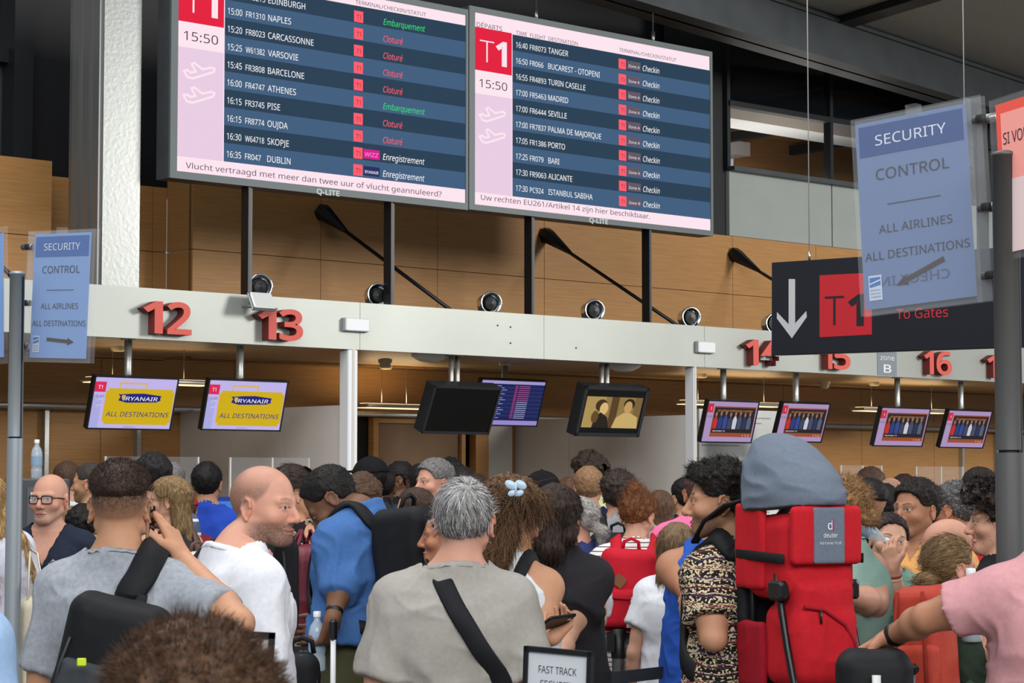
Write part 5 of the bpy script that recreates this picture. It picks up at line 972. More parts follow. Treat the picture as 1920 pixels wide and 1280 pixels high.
# --- large figures
fade = person('person in heather grey t-shirt with faded haircut, phone held to right ear', 226, 866, 6.1, -4, 'm', hyaw=4, haircol=(52, 38, 30), line=[.072, .066, .052, .03, .03, .032, .022, .004, .0], neck=1.03,
  hair=dict(top=.017, side=.002, back=.006, fade=.05, strands=6500, len=.009, mess=.35, cvar=.35, sw=.0008, lump=.12, amp=.0012), shave=(.85, -.050, .012), shirt=tee('heather_grey', (150, 155, 163), var=.16, loose=.6, sleeve=.74), finehands='R', wide=.97,
  armR=((449, 1168, 5.90), (340, 1044, 6.12)), hdR=(-.16, .10, .30), pnR=(-.9, .3, .1), thR=(-.2, -.6, -.6), curlR=[.15, .2, .35, .5], armL='down')
bald = person('person with shaved head in white t-shirt, looking sharply right', 498, 868, 6.5, -52, 'p', hoff=(0, .10, -.01), hyaw=-112, pitch=3, haircol=(78, 62, 54), beard=.85, shave=(.62, 0, .02), bald=.7, wide=.98, fat=.03, neck=1.12, gaze=.003, brow=.5, jaw=1.08,
  shirt=tee('white_jersey', (216, 218, 226), loose=.7, sleeve=.75), armR='down', armL='down', line=[.085, .08, .07, .03, .004, .012, -.012, -.055, -.070])
grey = person('person with short grey hair in taupe t-shirt, black strap across back', 870, 895, 6.2, 2, 'p', hyaw=-3, wide=1.02, fat=.04, neck=1.1, hoff=(.025, 0, 0), haircol=(104, 100, 96), armw=1.05, hs=1.02,
  hair=dict(top=.009, side=.005, back=.007, fade=.03, dir='whorl', crown=(.012, -.070, .080), strands=7000, len=.034, lift=.03, cvar=.5, sw=.0012, grey=(.5, -.2), mess=.12, lump=.1, amp=.0006), shave=(.35, -.045, .03), shirt=tee('taupe_jersey', (156, 152, 146), loose=.9, sleeve=.72))
front = person('person in front with fuzzy brown hair, only top of head showing', 362, 1182, 2.15, 10, 'm', haircol=(72, 50, 34), hair=short(strands=9000, len=.017, mess=.5, lift=.25, top=.02, side=.022, back=.022, amp=.0015, cvar=.5, sw=.0006, ears=0), shirt=tee('brown_top', (90, 80, 74)), hs=1.06)
specs = person('bald person in black-rimmed glasses and open navy shirt, facing the camera', 93, 886, 11.1, 176, 'p', hyaw=166, pitch=-2, haircol=(150, 140, 132), beard=.35, brow=.35, det=.0042, hs=1.12, shirt=tee('navy_linen', (36, 42, 58), sleeve=1.4, vee=.16, collar=1), wide=1.06, neck=1.05, shave=(.15, 0, .03), bald=1, line=[.085, .08, .07, .03, .004, .012, -.012, -.055, -.070], gaze=-.002)
hood = person('person with long blonde hair and pale lilac sweatshirt behind the left pole', -20, 892, 10.45, 14, 'l', fem=1, haircol=(176, 142, 96), hair=longh(.42, .07, strands=3600, len=.09, mess=.2, pull=(.25, 0, 0), vol=longv(.42, .07) + [((.06, -.05, 0), (.15, -.08, -.2), .04, .036), ((.15, -.08, -.2), (.24, -.07, -.42), .036, .012)]), shirt=tee('lilac_sweatshirt', (206, 206, 222), sleeve=1.95, loose=1.2, wr=.008), armR='fwd')
person('person in light blue sleeve cut off by the bottom left corner', -175, 905, 4.7, 10, 'l', haircol=LBR, hair=short(), shirt=tee('light_blue_cotton', (150, 178, 212), sleeve=1.9, loose=1))
pony = person('person in black floral top with sunglasses on dark ponytail', 552, 872, 9.5, -25, 'm', fem=1, hyaw=-60, haircol=DKB, hair=dict(top=.014, side=.010, back=.012, amp=.002, dir='comb', comb=(0, -1, -.2), strands=1500, len=.04, lift=.03, vol=[((0, -.10, .04), (0, -.135, .0), .03, .035), ((0, -.135, .0), (0, -.135, -.13), .034, .012)]), shirt=dict(mat=FLORAL, sleeve=0, neck=.01), armR='fwd', armL='fwd')
denim = person('person in blue denim shirt with sleeves rolled up, looking down', 622, 878, 8.45, 58, 'b', hyaw=84, pitch=46, hoff=(0, .07, -.06), haircol=BLK, beard=.4, det=.0042, line=[.072, .066, .052, .012, .0, .008, -.025, -.075, -.095], hair=short(top=.012, side=.006, back=.006, fade=.03, strands=2500, len=.006, lump=.1), shirt=tee('blue_denim', (66, 104, 160), sleeve=1.35, hem=1.04, collar=1, loose=1.2, wr=.012), pants=dict(mat=KHAKI, z1=1.1), finehands='L',
  armL=((640, 1092, 8.2), (624, 1158, 8.1)), hdL=(.1, .35, -.9), pnL=(.1, 1, .3), curlL=.75, thL=(.9, .2, 0), armR='fwd', wide=1.05)
clip = person('person with long wavy brown hair and blue butterfly hair clip, holding a phone', 962, 905, 7.1, -22, 'm', fem=1, hyaw=-52, pitch=12, haircol=(98, 72, 50), hair=longh(.26, .055, top=.034, side=.024, back=.03, strands=6000, len=.085, mess=.35, lift=.2, amp=.006, cvar=.6, line=0), shirt=tee('white_vest', (204, 208, 212), sleeve=0), finehands='R', armR=((1012, 1176, 6.95), (1036, 1196, 6.72)), hdR=(.1, .7, .35), pnR=(-.2, -.3, .8), curlR=[.5, .5, .6, .7], thR=(-.9, .1, .2))
blk = person('person with dark bobbed hair in black t-shirt beside the butterfly clip', 1044, 912, 8.1, -14, 'l', fem=1, haircol=(46, 34, 28), hair=longh(.12, .06, strands=2500, top=.022, side=.02, back=.026), shirt=tee('black_jersey', (40, 38, 42), loose=.6, sleeve=.6), wide=1.05, armw=1.12, armR=((1062, 1190, 7.95), (1040, 1262, 7.7)))
glass = person('person in round glasses and white t-shirt, brown hair pulled back', 1048, 960, 8.7, 196, 'l', fem=1, hyaw=172, haircol=BRN, hair=short(top=.016, side=.012, back=.014, ears=0), shirt=tee('white_cotton', (212, 214, 220)), armL=((1118, 1162, 8.5), (1090, 1225, 8.35)), wide=1.05, armw=1.2)
navyv = person('person with grey-blonde ponytail in navy sleeveless top', 1082, 932, 10.5, 55, 'p', fem=1, hyaw=72, haircol=(140, 134, 124), hair=dict(top=.014, side=.008, back=.012, amp=.003, dir='comb', comb=(0, -1, -.3), strands=1200, len=.04, lift=.05, grey=(.5, 0), vol=[((0, -.09, -.03), (0, -.14, -.06), .03, .036), ((0, -.14, -.06), (.0, -.13, -.15), .034, .012)]), shirt=tee('navy_vest', (48, 56, 104), sleeve=0), wide=1.1, armw=1.15)
redbag = person('person with messy auburn bun and striped t-shirt, wearing a red backpack', 1197, 914, 10.2, -3, 'l', fem=1, hyaw=-28, pitch=20, haircol=AUB, hair=dict(top=.018, side=.012, back=.014, amp=.006, strands=2200, dir='comb', comb=(0, -.3, 1), len=.05, lift=.25, mess=.5, ears=1, vol=[((0, -.06, .10), (0, -.085, .115), .045, .04)]), hairtop=.035, shirt=tee('white_and_grey_stripes', (222, 218, 216), (92, 78, 84), 48, .76, sleeve=.62, loose=1.3), pants=dict(mat=cloth('faded_denim', (78, 84, 94)), zend=.66, flare=.03, name='shorts'), armR=((1254, 1122, 10.1), (1222, 1176, 9.95)), armL=((1128, 1120, 10.2), (1150, 1190, 9.95)), armw=1.15, wide=1.06)
child = person('child with long light brown hair and white t-shirt beside the queue post', 1270, 980, 9.7, -12, 'l', fem=1, haircol=(112, 90, 66), hair=longh(.24, .045, strands=1800, len=.08, mess=.12, top=.014, side=.014, back=.018), shirt=tee('white_childs_tee', (214, 216, 222), loose=1), hs=1.1, armR='fwd')
bluet = person('tanned person in bright blue vest behind the man with the child carrier', 1338, 902, 8.8, 4, 't', haircol=BRN, hair=short(), shirt=tee('blue_vest', (42, 84, 172), sleeve=0, loose=.8), armL=((1277, 1092, 8.7), (1330, 1150, 8.5)), armw=1.12, wide=1.1)
carr = person('person with tousled black hair and printed shirt, wearing a child carrier', 1349, 866, 7.0, 26, 'm', hyaw=82, hoff=(-.06, .055, 0), haircol=(30, 25, 23), beard=.72, nose=1.15, hair=short(top=.022, side=.007, back=.010, front=.012, strands=3500, len=.026, mess=.45, dir='comb', comb=(.2, .7, .5), lift=.25, amp=.003, lump=.4), shirt=dict(mat=ETHNIC, loose=1.1, sleeve=.72, hem=.80), pants=dict(mat=cloth('red_shorts', (168, 34, 42)), zend=.6, flare=.03, name='shorts'), armL=((1338, 1196, 6.80), (1322, 1158, 7.04)), hdL=(-.3, 1, .3), armR='fwd')
mint = person('person with curly fair bun in mint sleeveless knit and white shorts', 1574, 893, 7.75, 40, 'p', fem=1, hyaw=62, haircol=(138, 104, 68), hair=dict(top=.012, side=.008, back=.010, amp=.004, strands=2200, len=.03, mess=.6, lift=.3, vol=[((0, -.09, -.02), (0, -.12, -.03), .036, .036)], freq=(90, 90, 90)), shirt=tee('mint_knit', (146, 176, 164), (132, 164, 152), 150, .5, sleeve=0, hem=.93, wr=.004), pants=dict(mat=cloth('white_denim', (206, 208, 212)), zend=.55, flare=.03, name='shorts'), armL=((1566, 1120, 7.65), (1530, 1150, 7.5)), armR=((1640, 1130, 7.7), (1582, 1116, 7.5)), armw=1.3)
girl = person('smiling person in mint shirt biting on a bottle, hand at mouth', 1666, 963, 8.3, 172, 'l', fem=1, hyaw=186, roll=-10, pitch=-4, haircol=(38, 30, 28), det=.0036, open=.004, lips=(196, 120, 116), hair=short(top=.012, side=.010, back=.02, ears=1, amp=.003, strands=700, dir='comb', comb=(0, -1, .1), len=.04, lift=.03), shirt=tee('mint_muslin', (128, 164, 148), sleeve=.9, loose=1, wr=.010), finehands='R', armR=((1678, 1118, 8.0), (1676, 1066, 7.97)), hdR=(.12, -.05, .5), pnR=(-.35, -.5, .1), curlR=[.5, .55, .6, .7], thR=(-.6, .3, .3))
polo = person('person in orange polo shirt with short dark hair, looking left', 1716, 899, 8.95, 150, 't', hyaw=128, haircol=(34, 28, 26), beard=.3, jaw=1.05, det=.0036, hair=short(top=.018, side=.009, back=.012, strands=2200, len=.018, mess=.5, dir='comb', comb=(.3, -.8, .3), lift=.3), shirt=tee('orange_pique', (214, 158, 96), collar=1, vee=.05, sleeve=.75, loose=1), wide=1.12, fat=.02)
oldb = person('older bald person behind the hair bun, facing left', 1772, 969, 7.85, 70, 'p', hyaw=84, pitch=8, haircol=(170, 160, 150), brow=.3, shirt=tee('grey_shirt', (120, 116, 116)), det=.004)
bun = person('person with low fair hair bun wearing a coral backpack', 1782, 1004, 7.1, -38, 'p', fem=1, hyaw=-62, haircol=(122, 98, 68), hair=dict(top=.012, side=.008, back=.011, amp=.0015, dir='comb', comb=(0, -1, -.15), strands=3000, len=.06, lift=.02, mess=.15, cvar=.45, vol=[((0, -.105, -.04), (0, -.125, -.05), .034, .036), ((0, -.13, -.05), (0, -.135, -.10), .03, .014)]), shirt=tee('bottle_green_vest', (44, 56, 46), sleeve=0), armR=((1842, 1222, 7.05), (1900, 1228, 6.85)), armw=1.1)
pinkt = person('person in dusty pink t-shirt behind the right pole, reaching for a black bag', 1990, 862, 5.75, 0, 't', haircol=DKB, hair=short(), shirt=tee('dusty_pink_jersey', (196, 144, 148), loose=.8, sleeve=.66, wr=.008), armL=((1738, 1158, 5.82), (1672, 1193, 6.0)), hdL=(-.55, .2, -.35), pnL=(-.1, -.2, -.9), finehands='L', curlL=[.75, .8, .85, .9], thL=(-.2, -.7, -.3), wide=1.05, armw=.98)
youth = person('young person with dark wavy hair in black shirt beside the right pole', 1872, 910, 7.3, 62, 'l', hyaw=80, haircol=(40, 32, 30), hair=short(top=.034, side=.022, back=.026, front=.012, amp=.009, lump=.8, strands=2500, len=.035, mess=.7, lift=.4, line=0, ears=0, freq=(80, 80, 80)), shirt=tee('black_tee', (26, 26, 30)))
redt = person('person in red t-shirt with dark strap across the back', 1788, 904, 9.8, 22, 't', hyaw=46, haircol=(46, 42, 40), hair=short(top=.016, side=.008, back=.01, amp=.005, grey=(.25, 0), strands=1200, len=.012), shirt=tee('red_jersey', (196, 36, 44), loose=1), wide=1.15, fat=.03)
# --- the queue behind, smaller in view
person('dark-haired person in white t-shirt behind the bald man with glasses', 127, 866, 14.3, 4, 'l', haircol=BRN, hair=short(), shirt=tee('white_cotton2', (212, 218, 226)), group=BK)
person('bearded person with clipped grey hair and yellow collar, facing left', 167, 867, 13.6, 78, 'm', haircol=(60, 54, 50), beard=.6, hair=short(top=.009, side=.004, back=.004, lump=.1), shirt=tee('yellow_hi_vis', (196, 206, 84)), group=BK)
stripe = person('black-haired person in navy and white striped shirt behind the phone hand', 286, 853, 11.4, 24, 'l', haircol=BLK, hair=short(top=.024, side=.012, back=.014, front=.01), shirt=tee('blue_white_stripes', (82, 92, 118), (214, 216, 222), 14, .8), group=BK)
person('grey-haired person just right of the striped shirt wearer', 320, 868, 13.4, 10, 'm', haircol=GRY_, hair=short(), shirt=tee('dark_grey_tee', (60, 60, 64)), group=BK)
kwom = person('person with long fair hair and thin glasses, facing left', 316, 894, 10.8, 52, 'l', fem=1, hyaw=84, haircol=(122, 98, 66), hair=longh(.24, .04, strands=1500, len=.07), shirt=tee('charcoal_vest', (52, 50, 54), sleeve=0), armw=1.1, group=BK)
lman = person('black-haired person in blue and navy polo shirt seen from behind', 389, 866, 12.8, -4, 'm', haircol=BLK, line=[.072, .066, .052, .012, .004, .012, -.02, -.06, -.08], hair=short(top=.012, side=.008, back=.012, strands=1200, len=.007), shirt=tee('blue_polo', (38, 70, 168), collar=1, sleeve=.8, loose=1), group=BK)
mcap = person('person in a red cap left of the blue and navy polo shirt', 342, 920, 12.2, 20, 'm', haircol=BRN, hair=short(top=.003, side=.003, back=.005), shirt=tee('maroon_tee', (120, 34, 44)), group=BK)
person('short person with light brown hair behind the bald man with glasses', 134, 951, 12.1, 0, 'l', fem=1, haircol=LBR, hair=short(ears=0, side=.014), shirt=tee('grey_tee', (110, 112, 120)), hs=1.1, group=BK)
person('short black-haired person beside the shoulder of the faded haircut', 156, 948, 11.9, 0, 'l', fem=1, haircol=BLK, hair=short(top=.02, side=.018, back=.02, ears=0, amp=.006), shirt=tee('slate_tee', (84, 98, 116)), hs=1.1, group=BK)
person('curly brown-haired person in front of the black cap', 680, 891, 10.0, -10, 'l', fem=1, haircol=BRN, hair=short(top=.024, side=.02, back=.022, amp=.006, ears=0), shirt=tee('dark_top', (46, 46, 54)), group=BK)
capm = person('person in black baseball cap and navy t-shirt, peak to the left', 692, 858, 13.0, 12, 'l', hyaw=52, haircol=BLK, hair=short(top=.003, side=.003, back=.005), shirt=tee('navy_tee', (44, 52, 82)), group=BK)
person('black-haired person at the doorway right of the black cap', 717, 876, 13.9, 0, 'b', haircol=BLK, hair=short(), shirt=tee('black_tee2', (26, 26, 28)), group=BK)
person('person with braided hair in black at the doorway, facing left', 747, 864, 15.4, 80, 'b', fem=1, hyaw=88, haircol=BLK, hair=dict(top=.01, side=.008, back=.012, freq=(20, 20, 260), amp=.004, fade=.02), shirt=tee('black_tee2', (26, 26, 28)), armL='fwd', group=BK)
person('brown-skinned person in white t-shirt at the doorway', 786, 868, 14.4, 20, 'd', haircol=BLK, hair=short(top=.008, side=.004), shirt=tee('white_cotton', (212, 214, 220)), group=BK)
person('grey-haired person in dark polo, face turned to the left', 813, 861, 12.4, 132, 'p', hyaw=124, haircol=(74, 70, 66), beard=.3, nose=1.1, det=.0048, hair=short(top=.018, side=.009, back=.01, grey=(.35, 0)), shirt=tee('dark_polo', (52, 50, 58), collar=1), group=BK)
person('person with black curly hair behind the grey-haired polo wearer', 843, 864, 15.3, 0, 'd', haircol=BLK, hair=short(top=.03, side=.024, back=.026, amp=.008), shirt=tee('dark_grey_tee', (60, 60, 64)), group=BK)
person('black-haired person behind the short grey hair, left of the door frame', 868, 878, 13.9, 0, 'm', haircol=(34, 28, 26), hair=short(top=.02, side=.018), shirt=tee('dark_grey_tee', (60, 60, 64)), group=BK)
person('dark-haired person just below the light wooden door frame', 893, 890, 13.4, 0, 'm', haircol=(50, 36, 30), hair=short(), shirt=tee('dark_top', (46, 46, 54)), group=BK)
person('person with small brown bun and black top, facing left', 776, 914, 10.8, 70, 'm', fem=1, hyaw=82, haircol=(58, 42, 32), hair=dict(top=.012, side=.01, back=.012, amp=.002, vol=[((0, -.105, .0), (0, -.125, -.01), .03, .03)]), shirt=tee('black_vest', (28, 28, 34), sleeve=.3), group=BK)
person('dark-haired person in profile, half hidden by the short grey hair', 838, 946, 8.0, 70, (166, 112, 84), fem=1, hyaw=86, haircol=(40, 28, 24), hair=short(top=.014, side=.012, back=.02, ears=0), shirt=tee('navy_tee', (44, 52, 82)), hs=1.05)
person('bearded person in black cap left of the curly-haired tall person', 1013, 884, 12.9, 40, 'p', hyaw=58, haircol=(90, 66, 50), beard=.7, hair=short(top=.003, side=.003, back=.005), shirt=tee('grey_tee', (110, 112, 120)), group=BK); capm2 = bpy.context.scene.objects[-1]
person('person with smooth brown hair right of the bearded black cap', 1067, 895, 14.3, 0, 'l', fem=1, haircol=(84, 60, 42), hair=longh(.14, .04), shirt=tee('dark_top', (46, 46, 54)), group=BK)
person('fair-haired person in navy polo shirt seen from behind', 1103, 876, 13.2, 2, 'p', haircol=(136, 104, 74), hair=short(top=.018, side=.008, back=.01, lump=.2), shirt=tee('navy_polo', (30, 38, 68), collar=1, sleeve=.8), wide=1.08, group=BK)
person('tall person with big dark curls and pale yellow shirt', 1103, 852, 14.7, 30, 'l', hyaw=40, haircol=(46, 34, 28), hair=short(top=.036, side=.026, back=.03, amp=.010, ears=0, freq=(70, 70, 70)), shirt=tee('pale_yellow_shirt', (200, 204, 156), collar=1), group=BK)
ahm = person('dark-haired person with black backpack over grey shirt', 1160, 886, 11.8, -4, 'l', haircol=(52, 42, 36), hair=short(top=.026, side=.014, back=.018, amp=.006, strands=900, len=.025, mess=.5), shirt=tee('grey_melange', (150, 152, 156), collar=1, sleeve=.8), group=BK)
person('person with long straight brown hair right of the auburn bun', 1238, 920, 12.4, -10, 'l', fem=1, haircol=(82, 60, 44), hair=longh(.26, .04), shirt=tee('dark_brown_top', (46, 38, 34), sleeve=1.5), group=BK)
alm = person('black-haired person in green t-shirt with black rucksack straps', 1284, 896, 13.1, 22, 'm', haircol=BLK, hair=short(), shirt=tee('green_tee', (96, 160, 124)), group=BK)
amm = person('person with clipped brown hair in bright pink t-shirt', 1311, 879, 11.2, 8, 't', haircol=(70, 52, 44), hair=short(top=.010, side=.005, back=.006, lump=.2), shirt=tee('bright_pink_tee', (236, 112, 156)), wide=1.1, group=BK)
person('person with black undercut hair in dark striped t-shirt', 1626, 900, 10.9, 20, 'm', hyaw=34, haircol=BLK, line=[.072, .066, .055, .04, .036, .036, .03, .02, .015], hair=short(top=.02, side=.006, back=.012, lump=.2), shave=(.5, -.05, .02), shirt=tee('charcoal_stripes', (44, 46, 54), (150, 154, 160), 26, .85), group=BK)
person('person with shaved grey head behind the black undercut hair', 1670, 893, 12.4, -10, 'm', haircol=(80, 74, 72), shave=(.55, 0, .03), bald=.8, shirt=tee('mustard_tee', (176, 146, 60)), group=BK)
person('brown-haired person at the desk right of the grey carrier hood', 1630, 876, 14.2, 20, 'l', haircol=(76, 56, 44), hair=short(), shirt=tee('dark_grey_tee', (60, 60, 64)), group=BK)
person('black-haired person behind the shaved grey head', 1694, 890, 13.8, 0, 'm', haircol=(50, 34, 30), hair=short(), shirt=tee('black_tee2', (26, 26, 28)), group=BK)
person('person in black with black hair between undercut and orange polo', 1657, 910, 11.6, 0, 'b', haircol=BLK, hair=short(top=.02, side=.02, back=.02, ears=0), shirt=tee('black_tee', (26, 26, 30), sleeve=1.5), group=BK)
person('bearded person in black t-shirt by the desk, looking down to the right', 1838, 878, 12.6, -118, 'p', hyaw=-112, pitch=28, haircol=(40, 34, 32), beard=.75, det=.0048, hair=short(top=.012, side=.007, back=.008), shirt=tee('black_tee2', (26, 26, 28)), group=BK)
person('person with fair hair between red t-shirt and bearded person', 1818, 922, 11.2, 30, 'l', fem=1, haircol=(150, 122, 84), hair=longh(.2, .04), shirt=tee('grey_tee', (110, 112, 120)), group=BK)
# ------------------------------------------------------------------ bags, phones and other carried things
CBLK, CGRY, CRED, DRED = cloth('black_nylon', (27, 28, 31), rough=.6), cloth('graphite_nylon', (62, 66, 70), rough=.6), cloth('red_canvas', (186, 30, 46)), cloth('wine_red_canvas', (150, 24, 38))
def face_m(per, p, roll=0, out=(0, -1, 0)):   # matrix on a surface of the person's frame: x across, y up, z outwards
    z = np.array(out, float); z /= np.linalg.norm(z); x = np.cross((0, 0, 1.0), z); x /= np.linalg.norm(x); y = np.cross(z, x); R3 = per.Rz @ np.stack([x, y, z], 1); M = Matrix(R3.tolist()).to_4x4() @ Matrix.Rotation(roll, 4, 'Z'); M.translation = Vector(per.world(p)); return M
def fbag(per, par, name, parts, m, c, Rb, h=.007, disp=.005, cuts=()):
    """one soft padded shape: parts are (centre, half sizes, radius, bulge) in the bag's frame"""
    lo = np.min([np.array(q[0]) - np.array(q[1]) * (1 + q[3]) for q in parts], 0) - .02; hi = np.max([np.array(q[0]) + np.array(q[1]) * (1 + q[3]) for q in parts], 0) + .02; Fd = Field(*(axis(a, b, h) for a, b in zip(lo, hi)))
    for q in parts: Fd.rbox(q[0], q[1], q[2], .012, False, q[3])
    for q in cuts: Fd.ell(*q, .01, True)
    P, Q = Fd.mesh(); n = normals(P, Q); r = 1 - np.abs(vnoise(P * (16, 16, 9) + 7, 61) * 2 - 1); P = P + n * (disp * (r ** 2 - .4))[:, None]
    return per.qm(name, c + P @ Rb.T, Q, m, None, par)
def backpack(per, label, c=(0, -.255, 1.25), half=(.145, .10, .22), m=None, mp=None, ms=None, Rb=None, pocket=True, strapx=.085, cat='backpack', name='backpack', group=None, straps=(-1, 1), loop=True, w=.055, extra=None):
    m = m or CBLK; mp = mp or m; ms = ms or CBLK; c = np.array(c, float); Rb = np.eye(3) if Rb is None else Rb; t = thing(name, label, cat, per.world(c - (0, 0, half[2])), per.yaw, group); X = lambda p: c + np.array(p) @ Rb.T
    fbag(per, t, 'main_compartment', [((0, 0, 0), half, .05, .12)], m, c, Rb)
    if pocket: fbag(per, t, 'front_pocket', [((0, -half[1] * .95, -half[2] * .42), (half[0] * .86, half[1] * .36, half[2] * .48), .03, .15)], mp, c, Rb)
    b = MB(); b.tube(per.world([X((half[0] * .9 * math.cos(a), -half[1] * .62, -half[2] * .1 + half[2] * 1.02 * math.sin(a))) for a in np.linspace(.05, math.pi - .05, 22)]), .004 * per.S, CBLK if m is not CBLK else CGRY, 6); b.build('zipper', t)
    if loop: b = MB(); b.tube(per.world([X((-.04, half[1] * .35, half[2] * .96)), X((-.034, half[1] * .2, half[2] + .035)), X((0, half[1] * .15, half[2] + .05)), X((.034, half[1] * .2, half[2] + .035)), X((.04, half[1] * .35, half[2] * .96))]), .009 * per.S, ms, 8); b.build('haul_loop', t)
    for q in straps:
        x = strapx * q; per.strap(t, [X((x * .8, half[1] * .9, half[2] * .8)), (x, -.10, 1.475), (x * 1.06, -.04, 1.53), (x * 1.12, .03, 1.50), (x * 1.25, .10, 1.40), (x * 1.35, .11, 1.25), (x * 1.6, .06, 1.13), X((half[0] * .9 * q, half[1] * .7, -half[2] * .75))], w, .012, ms, snap=.09, lift=.006)
    return t, X
def strip(par, per, pts, w, m, name='strap', t=.004, **k): return per.strap(par, pts, w, t, m, name, **k)
def rz(a, b=0, c=0): return np.array(Matrix.Rotation(R(a), 3, 'Y') @ Matrix.Rotation(R(b), 3, 'X') @ Matrix.Rotation(R(c), 3, 'Z'))
# black rucksack slung over one shoulder
c = fade.lpx(206, 1244, 5.84); t, X = backpack(fade, 'black rucksack slung on the back of the heather grey t-shirt', c, (.135, .075, .175), CBLK, CGRY, CBLK, rz(14, 4), straps=(), loop=False)
strip(t, fade, [X((.05, .05, .15)), fade.lpx(238, 1130, 5.95), fade.lpx(262, 1085, 5.98), fade.lpx(283, 1046, 6.02), fade.lpx(296, 1030, 6.12), (.13, .08, 1.42)], .085, CBLK, t=.014, lift=.008, snap=.12)
b = MB(); p = at(153, 1240, 5.70); M = Matrix.Translation(Vector(p)); b.box((-.012, -.004, -.012), (.012, .004, .010), fl(198, 220, 40), M, .003); b.build('green_tag', t)
b = MB(); b.tube(fade.world([X((-.10, -.086, .06)), X((-.11, -.09, -.02)), X((-.11, -.085, -.12))]), .0035, CGRY, 6); b.build('zipper', t)
# bald man's shoulder bag
c = bald.lpx(536, 1100, 6.72); t, X = backpack(bald, 'black bag hanging at the front of the white t-shirt', c, (.04, .04, .16), CBLK, straps=(), loop=False, pocket=False, name='shoulder_bag', cat='bag')
strip(t, bald, [(-.09, .06, 1.46), (-.085, -.02, 1.51), (-.06, -.09, 1.47), (-.03, -.14, 1.38), (-.01, -.16, 1.25), (-.005, -.15, 1.08)], .05, CBLK, lift=.006, snap=.14)
# grey man's strap and pouch
c = grey.local(grey.world((.20, .12, .92))); t, X = backpack(grey, 'black cross-body bag with wide strap on the taupe t-shirt', c, (.05, .10, .10), CBLK, straps=(), loop=False, pocket=False, name='crossbody_bag', cat='bag')
strip(t, grey, [(-.10, .12, 1.36), grey.lpx(806, 1044, 6.3), grey.lpx(815, 1056, 6.2), grey.lpx(835, 1100, 6.08), grey.lpx(866, 1160, 6.05), grey.lpx(902, 1220, 6.05), grey.lpx(945, 1282, 6.08), (.20, -.10, 1.0), X((.02, -.06, .08))], .056, CBLK, lift=.006, snap=.16, n=40)
# denim man's backpack
t, X = backpack(denim, 'black and graphite backpack on the blue denim shirt', (-.005, -.275, 1.27), (.15, .115, .25), CBLK, CGRY, CBLK, rz(0, -6), pocket=False); fbag(denim, t, 'front_panel', [((0, -.115, -.02), (.125, .03, .20), .03, .15)], CGRY, np.array((-.005, -.275, 1.27)), rz(0, -6))
b = MB(); b.tube(denim.world([X((.02, -.152, -.03)), X((.11, -.146, -.035))]), .005, fl(196, 50, 50), 6); b.build('red_zipper', t); b = MB(); b.tube(denim.world([X((-.06, -.145, .12)), X((.03, -.15, .10))]), .003, CBLK, 6); b.build('pocket_zipper', t)
# red school backpack
t, X = backpack(redbag, 'bright red canvas backpack with diamond patch on the striped t-shirt', redbag.lpx(1178, 1106, 9.88), (.138, .085, .195), CRED, CRED, CRED, rz(4), w=.062, strapx=.095)
M = face_m(redbag, X((-.045, -.103, .045)), R(8)); b = MB(); b.poly([(0, -.036), (.036, 0), (0, .036), (-.036, 0)], fl(120, 72, 40), M, z=.004, t=.006); b.build('leather_patch', t)
M = face_m(redbag, X((.03, -.128, -.15)), R(-6)); b = MB(); b.rect(-.026, -.018, .026, .018, WHITE, M, z=.005, t=.008); b.text('Herschel', 0, -.004, .010, MAT_RED, M, w=.036, align=.5, z=.006); b.build('label', t)
b = MB(); b.tube(redbag.world([X((-.14, -.08, -.02)), X((-.06, -.125, -.035)), X((.06, -.125, -.035)), X((.14, -.08, -.02))]), .006, DRED, 6); b.build('pocket_seam', t)
# coral backpack with bottle
c = bun.lpx(1738, 1212, 6.92); CORAL = cloth('coral_ripstop', (176, 66, 52), rough=.6); t, X = backpack(bun, 'coral red hiking backpack on the person with the low bun', c, (.10, .08, .22), CORAL, CORAL, cloth('dark_green_webbing', (58, 74, 60)), rz(-4), loop=False); b = MB()
for x in (-.05, .05): b.tube(bun.world([X((x, -.10, .2)), X((x * 1.2, -.13, .05)), X((x * 1.1, -.135, -.2))]), .006, cloth('dark_coral', (140, 46, 38)), 6)
b.build('compression_strap', t); bottle('clear water bottle tucked beside the coral hiking backpack', at(1822, 1202, 6.95), 1.05, lab=WHITE)
backpack(ahm, 'black rucksack on the grey shirt of the dark-haired person', (0, -.25, 1.22), (.15, .09, .22), CBLK); backpack(alm, 'small black rucksack on the green t-shirt', (0, -.24, 1.18), (.13, .08, .18), CBLK)
backpack(capm, 'dark rucksack on the navy t-shirt behind the black cap', (0, -.25, 1.2), (.14, .09, .2), CGRY); CREAM = cloth('cream_canvas', (206, 198, 176)); BRNL = mat('brown_leather', C(92, 64, 58), .5)
t, X = backpack(kwom, 'cream canvas backpack with brown handles on the charcoal vest', (0, -.23, 1.22), (.14, .08, .16), CREAM, CREAM, BRNL)
def xbody(per, label, m, q=1, w=.045, bag=(.2, .05, .95)):
    c = np.array(bag) * (q, 1, 1); t, X = backpack(per, label, c, (.05, .08, .08), m, straps=(), loop=False, pocket=False, name='crossbody_bag', cat='bag'); strip(t, per, [(-.10 * q, .1, 1.38), (-.10 * q, -.02, 1.52), (-.085 * q, -.12, 1.45), (-.02 * q, -.16, 1.3), (.08 * q, -.15, 1.15), (.16 * q, -.1, 1.03), X((0, 0, .06))], w, m, lift=.005, snap=.12)
